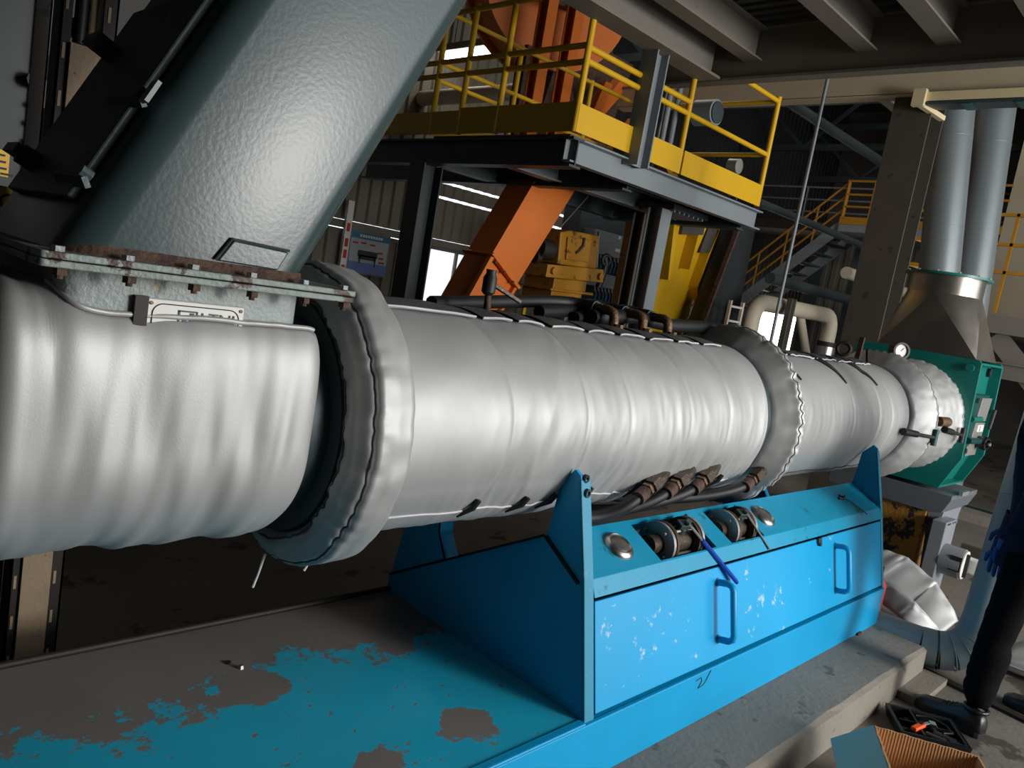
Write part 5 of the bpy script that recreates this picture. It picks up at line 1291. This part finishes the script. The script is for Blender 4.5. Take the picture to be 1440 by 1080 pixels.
# yellow standpipe and hose rack
yp = T('yellow_post', 'ochre square post between the hose rack and the brown column', 'post', (6.9, 5.2, 0))
MB().box(6.82, 6.98, 5.12, 5.28, 0.02, 2.6).build('shaft', 'yellow_old', yp, bevel=0.006)
MB().box(6.75, 7.05, 5.05, 5.35, 0, 0.02).build('foot', 'yellow_old', yp)
hr = T('hose_rack', 'grey manifold cabinet with rows of blue hoses behind the gearbox', 'hose rack', (8.3, 6.6, 0))
MB().box(7.7, 9.0, 6.7, 7.0, 0.0, 2.9).build('back_panel', 'steel_dark', hr)
for z0, z1 in ((2.22, 2.52), (1.80, 1.98)):
    MB().box(7.8, 8.8, 6.5, 6.7, z0, z1).build('manifold', 'steel', hr, bevel=0.006)
for j, (z0, z1) in enumerate(((2.20, 2.0), (1.78, 1.50))):
    for k in range(9):
        x = 8.0 + 0.075 * k
        MB().tube([(x, 6.52, z0 + .01), (x + 0.01, 6.47, z0 - 0.08), (x + 0.02, 6.50, z1)], 0.018, 8).build('hose', 'hose_blue' if k % 3 else 'hose_teal', hr, smooth=60)
        MB().cyl((x, 6.51, z0 + .01), (x + 0.003, 6.49, z0 - 0.04), 0.015, n=8).build('hose_end', 'plate', hr, smooth=40)
MB().box(8.62, 8.85, 6.5, 6.68, 1.5, 2.2).build('hose_bundle', 'hose_teal', hr, bevel=0.03)
for x, z, w_ in ((8.28, 2.30, .10), (8.30, 2.47, .05)): MB().box(x, x + w_, 6.494, 6.5, z, z + 0.04).build('number_plate', 'white', hr)
# orange mill on the platform
om = T('orange_mill', 'orange machine with ring and braces standing behind the yellow railing', 'machine', (5.6, 6.0, 2.74))
sc_ = 6.0 / 5.2
def om_pt(x, z): return (x * sc_, 1.65 + (z - 1.65) * sc_)
for x0, x1 in ((4.98, 5.10), (5.34, 5.45)):
    a, b = om_pt(x0, 0)[0], om_pt(x1, 0)[0]
    MB().ibeam(((a + b) / 2, 6.0, 2.74), ((a + b) / 2, 6.0, 5.2), 0.14, 0.14, up=(0, 1, 0)).build('post', 'orange', om)
MB().lathe([(0, 0.75), (0, 0.92), (0.05, 0.92), (0.05, 0.86), (0.50, 0.86), (0.50, 0.92), (0.55, 0.92), (0.55, 0.75)], (6.25, 6.3, 4.95), (0.35, 1, 0), 56).build('drum_ring', 'orange', om, smooth=40)
MB().lathe([(0.08, 0.02), (0.08, 0.80)], (6.25, 6.3, 4.95), (0.35, 1, 0), 48, caps=False).build('drum_head', 'rust', om)
for a in range(8):
    t_ = a * PI / 4 + 0.2; ax = Vector((0.33, 0.944, 0)); sx_ = Vector((0.944, -0.33, 0))
    c_ = Vector((6.25, 6.3, 4.95)) + ax * 0.05; d_ = sx_ * math.cos(t_) + Vector((0, 0, 1)) * math.sin(t_)
    MB().bar(c_ + d_ * 0.12, c_ + d_ * 0.80, 0.06, 0.05, ax).build('spoke', 'orange', om)
slab([(6.30, 3.10), (6.42, 3.10), (7.30, 4.15), (7.15, 4.20)], 5.95, 6.1, 'brace', 'orange', om)
slab([(6.85, 3.0), (7.0, 3.0), (7.55, 3.75), (7.42, 3.80)], 5.85, 6.0, 'brace', 'orange', om)
slab([(6.25, 2.90), (7.6, 2.90), (7.6, 2.98), (6.25, 2.98)], 5.8, 6.4, 'bed_rail', 'orange', om)
slab([(6.35, 3.0), (6.9, 3.0), (7.1, 3.35), (6.45, 3.25)], 6.0, 6.3, 'gusset', 'orange', om)
slab([(5.6, 4.55), (6.5, 4.68), (6.5, 4.80), (5.6, 4.67)], 6.08, 6.2, 'top_rail', 'rust', om)
slab([(6.45, 2.98), (6.62, 2.98), (6.95, 4.05), (6.82, 4.05)], 5.92, 6.0, 'brace', 'orange', om)
slab([(6.9, 2.98), (7.2, 2.98), (6.6, 3.9), (6.5, 3.8)], 6.2, 6.3, 'gusset', 'rust', om)
slab([(6.3, 3.05), (7.5, 3.05), (7.9, 4.6), (6.6, 4.6)], 6.45, 6.6, 'housing', 'rust', om)
slab([(5.95, 2.80), (6.25, 2.80), (6.25, 4.2), (5.95, 4.2)], 6.35, 6.5, 'housing', 'rust', om)
# motor and chute bits on the platform at the right end
pm = T('platform_motor', 'grey fan motor with yellow bracket at the right end of the platform', 'motor', (6.6, 4.7, 2.74))
MB().cyl((6.46, 4.40, 3.55), (6.46, 4.18, 3.55), 0.12, n=24).build('fan_cowl', 'steel', pm, smooth=40)
MB().cyl((6.46, 4.18, 3.55), (6.46, 4.165, 3.55), 0.10, n=24).build('fan_grille', 'steel_dark', pm, smooth=40)
MB().cyl((6.05, 4.9, 3.12), (6.55, 4.9, 3.12), 0.11, n=20).build('motor_body', 'steel_dark', pm, smooth=40)
slab([(6.30, 2.80), (6.62, 2.80), (6.50, 3.25), (6.38, 3.25)], 4.9, 5.0, 'bracket', 'yellow_old', pm)
slab([(6.05, 3.05), (6.15, 3.12), (6.66, 2.80), (6.56, 2.78)], 4.45, 4.55, 'brace', 'yellow_old', pm)
MB().cyl((6.58, 4.0, 3.08), (6.58, 3.9, 3.08), 0.07, n=18).build('pulley', 'plate', pm, smooth=40)
MB().ibeam((6.62, 4.95, 2.74), (6.62, 4.95, 3.9), 0.14, 0.10, up=(0, 1, 0)).build('stand', 'steel', pm)
for x in (6.26, 6.40): MB().cyl((x, 4.6, 2.74), (x, 4.6, 3.9), 0.03, n=10).build('conduit', 'steel', pm, smooth=40)

# poster on the back wall
po = T('wall_poster', 'framed information poster with a blue header on the back cladding', 'poster', (6.07, 8.96, 1.42))
MB().box(5.75, 6.40, 8.945, 8.985, 1.42, 2.0).build('frame', 'steel', po)
MB().box(5.77, 6.38, 8.940, 8.945, 1.44, 1.98).build('sheet', 'poster_sky', po)
MB().box(5.77, 6.38, 8.937, 8.940, 1.89, 1.98).build('header', 'poster_blue', po)
MB().box(5.77, 6.38, 8.937, 8.940, 1.44, 1.58).build('lower_band', 'poster_floor', po)
m = MB(); m.box(5.90, 6.22, 8.934, 8.938, 1.66, 1.74); m.box(5.93, 5.95, 8.934, 8.938, 1.56, 1.66); m.box(6.18, 6.20, 8.934, 8.938, 1.54, 1.66); m.box(5.92, 6.20, 8.934, 8.938, 1.62, 1.68); m.build('picture', 'steel_dark', po)
for k in range(9): MB().box(5.90 + 0.042 * k, 5.93 + 0.042 * k, 8.934, 8.937, 1.915, 1.95).build('header_mark', 'white', po)
for x, z in ((5.80, 1.82), (5.93, 1.83), (6.08, 1.82), (6.22, 1.73), (6.24, 1.66), (6.26, 1.60)): MB().box(x, x + 0.085, 8.934, 8.938, z, z + 0.022).build('red_caption', 'red', po)
sg = T('hazard_post', 'white post with red marks beside the poster', 'post', (5.66, 8.9, 0))
MB().box(5.62, 5.71, 8.88, 8.93, 0, 2.35).build('shaft', 'white', sg)
for z in (1.95, 1.75, 1.60, 1.4): MB().box(5.64, 5.69, 8.877, 8.881, z, z + 0.11).build('red_mark', 'red', sg)

# lamp fixture and white duct beyond the railing
lf = T('strip_lamp', 'glowing strip lamp under the roof beyond the railing', 'lamp', (6.8, 8.2, 4.5))
MB().box(6.70, 6.90, 7.55, 8.85, 4.50, 4.57).build('diffuser', 'lamp_glow', lf); MB().box(6.66, 6.94, 7.5, 8.9, 4.57, 4.66).build('housing', 'steel', lf)
for y in (7.7, 8.7): MB().cyl((6.8, y, 4.66), (6.8, y, 7.4), 0.012, n=8).build('hanger', 'steel', lf)
lf2 = T('tube_lamp', 'thin glowing tube lamp behind the platform beams', 'lamp', (7.5, 7.4, 2.95))
MB().cyl((6.2, 6.35, 2.80), (6.2, 7.5, 2.80), 0.02, n=10).build('tube', 'lamp_glow', lf2, smooth=40); MB().box(6.17, 6.23, 6.3, 7.55, 2.82, 2.86).build('batten', 'steel', lf2)
wd = T('white_duct', 'broad pale duct crossing behind the orange machine', 'duct', (6.6, 7.5, 3.8))
MB().cyl((6.6, 6.65, 3.92), (6.6, 8.98, 3.93), 0.10, n=28).build('duct_pipe', 'pipe_white', wd, smooth=60)
for y in (7.2, 8.2): MB().torus((6.6, y, 3.925), (0, 1, 0), 0.101, 0.005, 28, 6).build('duct_seam', 'pipe_white', wd, smooth=60)

# ================================================================== left background: column, vertical cable tray, labels
lc = T('left_column', 'blue grey steel column with a bolted brown angle at the left edge', 'column', (0.70, 3.65, 0))
MB().ibeam((0.66, 3.72, 0), (0.66, 3.72, 7.3), 0.24, 0.26, 0.016, 0.012, up=(0, 1, 0)).build('shaft', 'steel_teal', lc)
MB().box(0.80, 0.86, 3.56, 3.60, 0, 4.2).build('bolted_angle', 'brown_col', lc)
for k in range(9): MB().cyl((0.805, 3.565, 1.45 + .07 * k), (0.805, 3.545, 1.45 + 0.07 * k), 0.012, n=6).build('bolt', 'slot_steel', lc)
MB().cyl((0.795, 3.56, 2.10), (0.795, 3.53, 2.10), 0.03, n=10).build('bolt', 'slot_steel', lc)
MB().box(0.69, 0.745, 3.594, 3.60, 1.72, 1.82).build('yellow_label', 'label_yellow', lc, label='small yellow label with worn lettering')
for k, (x, z) in enumerate(((0.70, 1.80), (0.70, 1.775), (0.70, 1.75), (0.72, 1.73))): MB().box(x, x + 0.03 + .004 * k, 3.591, 3.594, z - .004, z + .004).build('label_line', 'ink_black', lc)
vt = T('vertical_cable_tray', 'upright slotted cable tray with a dusty beige cover behind the feed section', 'cable tray', (0.735, 2.72, 0))
MB().box(0.69, 0.775, 2.700, 2.712, 0.0, 2.13).build('cover', 'cable_cover', vt)
for x0, x1 in ((0.660, 0.690), (0.775, 0.815)):
    m = MB(); m.box(x0, x1, 2.712, 2.72, 0, 3.6); m.box(x0 if x0 < .7 else x1 - .006, x0 + .006 if x0 < .7 else x1, 2.712, 2.80, 0, 3.6); m.build('slotted_rail', 'slot_steel', vt)
    for k in range(24):
        MB().box(x0 + 0.010, x0 + 0.018, 2.7095, 2.7125, 0.12 + 0.14 * k, 0.165 + 0.14 * k).build('slot', 'cable_cover', vt)
for z in (0.48, 1.05, 1.60, 2.16): MB().box(0.69, 0.78, 2.75, 2.80, z, z + 0.05).build('rung', 'brown_col', vt)
MB().cyl((0.775, 2.74, 2.14), (0.79, 2.74, 3.6), 0.012, n=10).build('cable', 'pipe_white', vt, smooth=40)
MB().cyl((0.722, 2.75, 2.14), (0.722, 2.75, 3.6), 0.018, n=10).build('cable', 'black', vt, smooth=40)
MB().cyl((0.755, 2.75, 2.14), (0.757, 2.75, 3.6), 0.014, n=10).build('cable', 'cable_cover', vt, smooth=40)
ap = T('angle_post', 'rust-streaked angle iron post between the column and the cable tray', 'post', (0.66, 2.9, 0))
m = MB(); m.box(0.655, 0.70, 2.98, 2.99, 0, 3.8); m.box(0.695, 0.70, 2.98, 3.05, 0, 3.8); m.build('angle', 'brown_col', ap)
MB().box(0.700, 0.715, 2.975, 2.99, 1.3, 1.95).build('rust_streak', 'rust', ap)
MB().box(0.705, 0.80, 3.0, 3.06, 2.05, 2.12).build('cross_bar', 'brown_col', ap)
ys = T('yellow_sign', 'yellow warning plate at the left edge, lettered IC', 'sign', (0.60, 3.1, 1.58))
MB().box(0.50, 0.665, 3.10, 3.108, 1.585, 1.68).build('plate', 'label_yellow', ys)
text_part('lettering', 'IC', 0.075, (0.60, 3.0985, 1.605), (1, 0, 0), (0, 0, 1), 'ink_black', ys)
MB().box(0.50, 0.59, 3.0975, 3.0995, 1.60, 1.67).build('blue_field', 'poster_blue', ys)
gp = T('left_guard', 'dim grey panel behind the left column', 'panel', (1.2, 4.6, 0))
MB().box(0.3, 1.9, 4.7, 4.74, 0.0, 5.0).build('sheet', 'wall_dark', gp)
MB().box(1.28, 1.33, 4.62, 4.70, 0.0, 5.0).build('upright', 'pipe_white', gp)
MB().box(1.05, 1.10, 4.62, 4.70, 0.0, 5.0).build('upright', 'brown_col', gp)

# ================================================================== far hall at the right
st = T('yellow_stairs', 'distant steel stairs with orange yellow handrails climbing to a landing', 'stairs', (13.0, 6.5, 0))
P0, P1 = Vector((13.0, 8.3, 0.9)), Vector((13.0, 5.58, 3.52))
for dx in (0.0, 0.8): MB().bar(P0 + Vector((dx, 0, 0)), P1 + Vector((dx, 0, 0)), 0.04, 0.18, (0, 0, 1)).build('stringer', 'steel', st)
for k in range(14):
    c_ = P0.lerp(P1, (k + .5) / 14); MB().box(13.02, 13.78, c_.y - 0.13, c_.y + 0.13, c_.z, c_.z + 0.025).build('tread', 'steel_dark', st)
up_ = Vector((0, 0, 1))
for h in (0.30, 0.52, 0.74): MB().cyl(P0 + up_ * h, P1 + up_ * h, 0.018, n=8).build('handrail', 'yellow_old', st, smooth=40)
for k in range(7): c_ = P0.lerp(P1, k / 6); MB().cyl(c_, c_ + up_ * 0.74, 0.016, n=8).build('post', 'yellow_old', st, smooth=40)
MB().box(12.9, 14.2, 3.7, 5.58, 3.42, 3.58).build('landing', 'steel', st); MB().box(12.88, 12.9, 3.2, 5.58, 3.54, 3.66).build('kick_board', 'yellow_old', st)
for h in (3.84, 4.04, 4.26): MB().cyl((12.95, 3.2, h), (12.95, 5.6, h), 0.018, n=8).build('handrail', 'yellow_old', st, smooth=40)
for y in (5.58, 5.15, 4.4, 3.6): MB().cyl((12.95, y, 3.5), (12.95, y, 4.26), 0.018, n=8).build('post', 'yellow_old', st, smooth=40)
for y in (3.9, 5.4): MB().bar((13.6, y, 0), (13.6, y, 3.42), 0.15, 0.15).build('leg', 'steel_dark', st)
wk = T('far_walkway', 'dim walkway with railings in the dark behind the stairs', 'walkway', (15.0, 7.5, 3.6))
MB().box(14.9, 16.2, 3.0, 11.5, 3.66, 3.84).build('deck', 'brown_col', wk)
for h in (4.05, 4.29, 4.53): MB().cyl((15, 3.0, h), (15, 11.5, h), 0.018, n=8).build('handrail', 'steel', wk, smooth=40)
for y in (4.2, 5.7, 7.26, 8.8, 10.3): MB().cyl((15, y, 3.84), (15, y, 4.55), 0.018, n=8).build('post', 'steel', wk, smooth=40)
for y in (4.0, 7.0, 10.5): MB().bar((15.6, y, 0), (15.6, y, 3.66), 0.18, 0.18).build('leg', 'steel_dark', wk)
# scaffold-like yellow guard beside the ducts
yg = T('far_guard_rail', 'orange yellow guard rail around the platform beyond the twin ducts', 'railing', (10, 2.5, 2.2))
for y in (3.42, 2.95, 2.35, 1.4, 0.5): MB().bar((10, y, 2.25), (10, y, 3.36), 0.03, 0.03, (0, 1, 0)).build('post', 'yellow_old', yg)
for z in (2.70, 3.01, 3.34): MB().bar((10, 3.42, z), (10, -1.5, z), 0.03, 0.035).build('rail', 'yellow_old', yg)
for z in (2.70, 3.01): MB().bar((10, 3.42, z), (10.6, 2.9, z - .12), 0.025, 0.03).build('brace', 'yellow_old', yg)
pl2 = T('far_platform', 'beige concrete platform edge beyond the twin ducts', 'platform', (11, 1, 2.0))
MB().box(9.95, 12.6, -1.5, 3.5, 2.02, 2.22).build('slab', 'beam', pl2); MB().bar((10.2, 3.2, 0), (10.2, 3.2, 2.02), 0.22, 0.22).build('leg', 'beam', pl2)
MB().bar((10.1, 2.3, 2.0), (10.1, 1.2, 0.9), 0.12, 0.2).build('knee_brace', 'beam', pl2); MB().bar((10.2, 0.6, 0), (10.2, 0.6, 2.02), 0.25, 0.25).build('leg', 'beam', pl2)
MB().ibeam((9.98, -1.5, 1.62), (9.98, 3.3, 1.62), 0.18, 0.12).build('edge_beam', 'beam', pl2)
MB().box(11.5, 11.55, -1.0, 3.0, 1.0, 2.0).build('netting', 'rubble', pl2)
bw = struct(MB().box(14.3, 14.5, -1.0, 3.55, 2.22, 6.5).build('wall_far', 'wall_pale'), 'cream partition wall beyond the guard rail')
wn = MB().box(14.26, 14.30, 1.6, 2.9, 3.25, 4.4).build('window_frame', 'red', bw); MB().box(14.25, 14.26, 1.7, 2.8, 3.35, 4.3).build('pane', 'steel_dark', wn)
# white lagged pipe loop
lp = T('lagged_pipe', 'white lagged pipe loop with two elbows behind the middle collar', 'pipe', (8.7, 4.0, 1.2))
pts = [Vector((7.62, 4.0, 0.3)), Vector((7.62, 4.0, 1.70))] + arc((7.80, 4.0, 1.72), 0.18, PI, PI / 2, (1, 0, 0), (0, 0, 1), 6) + arc((9.45, 4.0, 1.72), 0.20, PI / 2, 0, (1, 0, 0), (0, 0, 1), 6) + [Vector((9.65, 4.0, 1.60))]
MB().tube(pts, 0.090, 20).build('pipe_run', 'pipe_white', lp, smooth=60)
MB().cyl((9.65, 4.0, 1.60), (9.65, 4.0, 1.54), 0.115, n=20).build('joint_flange', 'slot_steel', lp, smooth=40)
MB().cyl((9.65, 4.0, 1.54), (9.65, 4.0, 0.9), 0.125, n=24).build('metal_jacket', 'foil', lp, smooth=40)
MB().cyl((9.65, 4.0, 0.9), (9.65, 4.0, 0.0), 0.09, n=20).build('pipe_foot', 'pipe_white', lp, smooth=40)
MB().cyl((8.85, 4.05, 1.86), (9.35, 4.05, 1.30), 0.05, n=14).build('stay', 'pipe_white', lp, smooth=40)
cp = T('channel_post', 'taupe slotted channel post carrying the lagged pipe', 'post', (8.1, 3.9, 0))
MB().channel((8.10, 3.86, 0), (8.10, 3.86, 2.0), 0.11, 0.06, side=-1, up=(1, 0, 0)).build('channel', 'beam', cp)
for k in range(7): MB().box(8.08, 8.11, 3.855, 3.862, 0.5 + 0.2 * k, 0.56 + 0.2 * k).build('slot', 'slot_steel', cp)
wl_ = T('white_ladder', 'small white ladder left of the lagged pipe', 'ladder', (7.4, 4.0, 0))
for x in (7.20, 7.46): MB().bar((x, 4.05, 0), (x, 4.05, 1.86), 0.03, 0.03, (0, 1, 0)).build('stile', 'pipe_white', wl_)
for k in range(12): MB().cyl((7.20, 4.05, 0.15 + .15 * k), (7.46, 4.05, 0.15 + 0.15 * k), 0.012, n=8).build('rung', 'white', wl_)
# bright far doorway panel and dark sheds in between
sd = T('dark_shed', 'corrugated dark shed wall behind the lagged pipe', 'shed', (15.8, 6.5, 0))
m = MB(); y = 5.0
pts2 = []
while y < 7.4: pts2 += [(y, 0), (y + .1, 0), (y + .12, .03), (y + .2, .03)]; y += 0.22
m.grid([[(16.0 + d, a, 0) for a, d in pts2], [(16.0 + d, a, 3.6) for a, d in pts2]]); m.build('cladding', 'wall', sd)
MB().box(15.95, 16.0, 5.0, 7.4, 2.0, 2.12).build('girt', 'beam', sd)
fd = T('far_doorway', 'bright daylit doorway far down the hall beside the lagged pipe', 'doorway', (16.1, 7.7, 0))
MB().box(16.3, 16.32, 7.40, 8.6, 0.9, 2.0).build('daylight', 'lamp_glow', fd); 
for b in ((16.2, 16.3, 7.36, 7.44, 0, 2.1), (16.2, 16.3, 8.6, 8.68, 0, 2.1), (16.2, 16.3, 7.36, 8.68, 2.0, 2.1)): MB().box(*b).build('jamb', 'wall_pale', fd)
# roof trusses and pipes in the dark
for i, x in enumerate((9.5, 12.0, 15.0, 18.0)):
    tr = T('roof_truss', ('roof truss nearest the cream girder', 'second roof truss from the cream girder', 'third roof truss, above the far walkway', 'farthest roof truss')[i] + ', dim grey steel', 'truss', (x, 4, 5.2), group='roof trusses')
    MB().bar((x, -4.9, 5.3), (x, 8.9, 5.3), 0.10, 0.12).build('bottom_chord', 'steel_dark', tr); MB().bar((x, -4.9, 6.5), (x, 8.9, 6.5), 0.10, 0.12).build('top_chord', 'steel_dark', tr)
    for k in range(10):
        y0 = -4.6 + 1.35 * k; MB().bar((x, y0, 5.3 if k % 2 else 6.5), (x, y0 + 1.35, 6.5 if k % 2 else 5.3), 0.06, 0.06).build('web', 'steel_dark', tr)
for i, (p, q, r_, mt_, lab) in enumerate((((8.0, 5.2, 4.6), (18.0, 5.2, 4.6), 0.07, 'steel_dark', 'grey pipe high above the stairs running down the hall'), ((8.3, 4.9, 3.15), (19, 4.9, 3.15), 0.05, 'steel_dark', 'thin grey pipe below the stair landing'), ((10.5, 4.3, 2.55), (17.5, 4.3, 2.55), 0.08, 'pipe_white', 'cream pipe just above the lagged loop'), ((9.0, 4.6, 2.25), (16.0, 4.6, 2.25), 0.07, 'steel_dark', 'thick grey pipe passing over the lagged loop'))):
    tag(MB().cyl(p, q, r_, n=18).build('hall_pipe', mt_, smooth=40), lab, 'pipe', 'pipes down the hall')
tag(MB().ibeam((7.4, 4.3, 4.9), (18.0, 4.3, 4.9), 0.2, 0.15).build('hall_beam', 'beam'), 'dim beam above the stairs along the hall', 'beam', 'beams along the hall')
tag(MB().ibeam((7.4, 1.2, 4.7), (14.2, 1.2, 4.7), 0.2, 0.15).build('hall_beam', 'beam'), 'dim beam right of the twin ducts along the hall', 'beam', 'beams along the hall')
# low steps / kerb far right on the floor
kb2 = T('far_kerb', 'low green and grey kerb on the floor beyond the teal die box', 'kerb', (9.6, 1.9, 0))
MB().box(9.2, 9.5, -0.5, 3.0, 0, 0.10).build('kerb', 'concrete', kb2); MB().box(9.5, 9.9, -0.5, 3.0, 0, 0.06).build('painted_strip', 'teal_dark', kb2)
tw = T('floor_wedge', 'small dark steel wedge on the floor behind the pedestal', 'wedge', (7.4, 1.35, 0))
MB().prism([(7.2, 0), (7.6, 0), (7.2, 0.16)], 'y', 1.30, 1.50).build('wedge', 'brown_col', tw); MB().box(7.15, 7.2, 1.30, 1.50, 0, 0.18).build('back_plate', 'brown_col', tw)
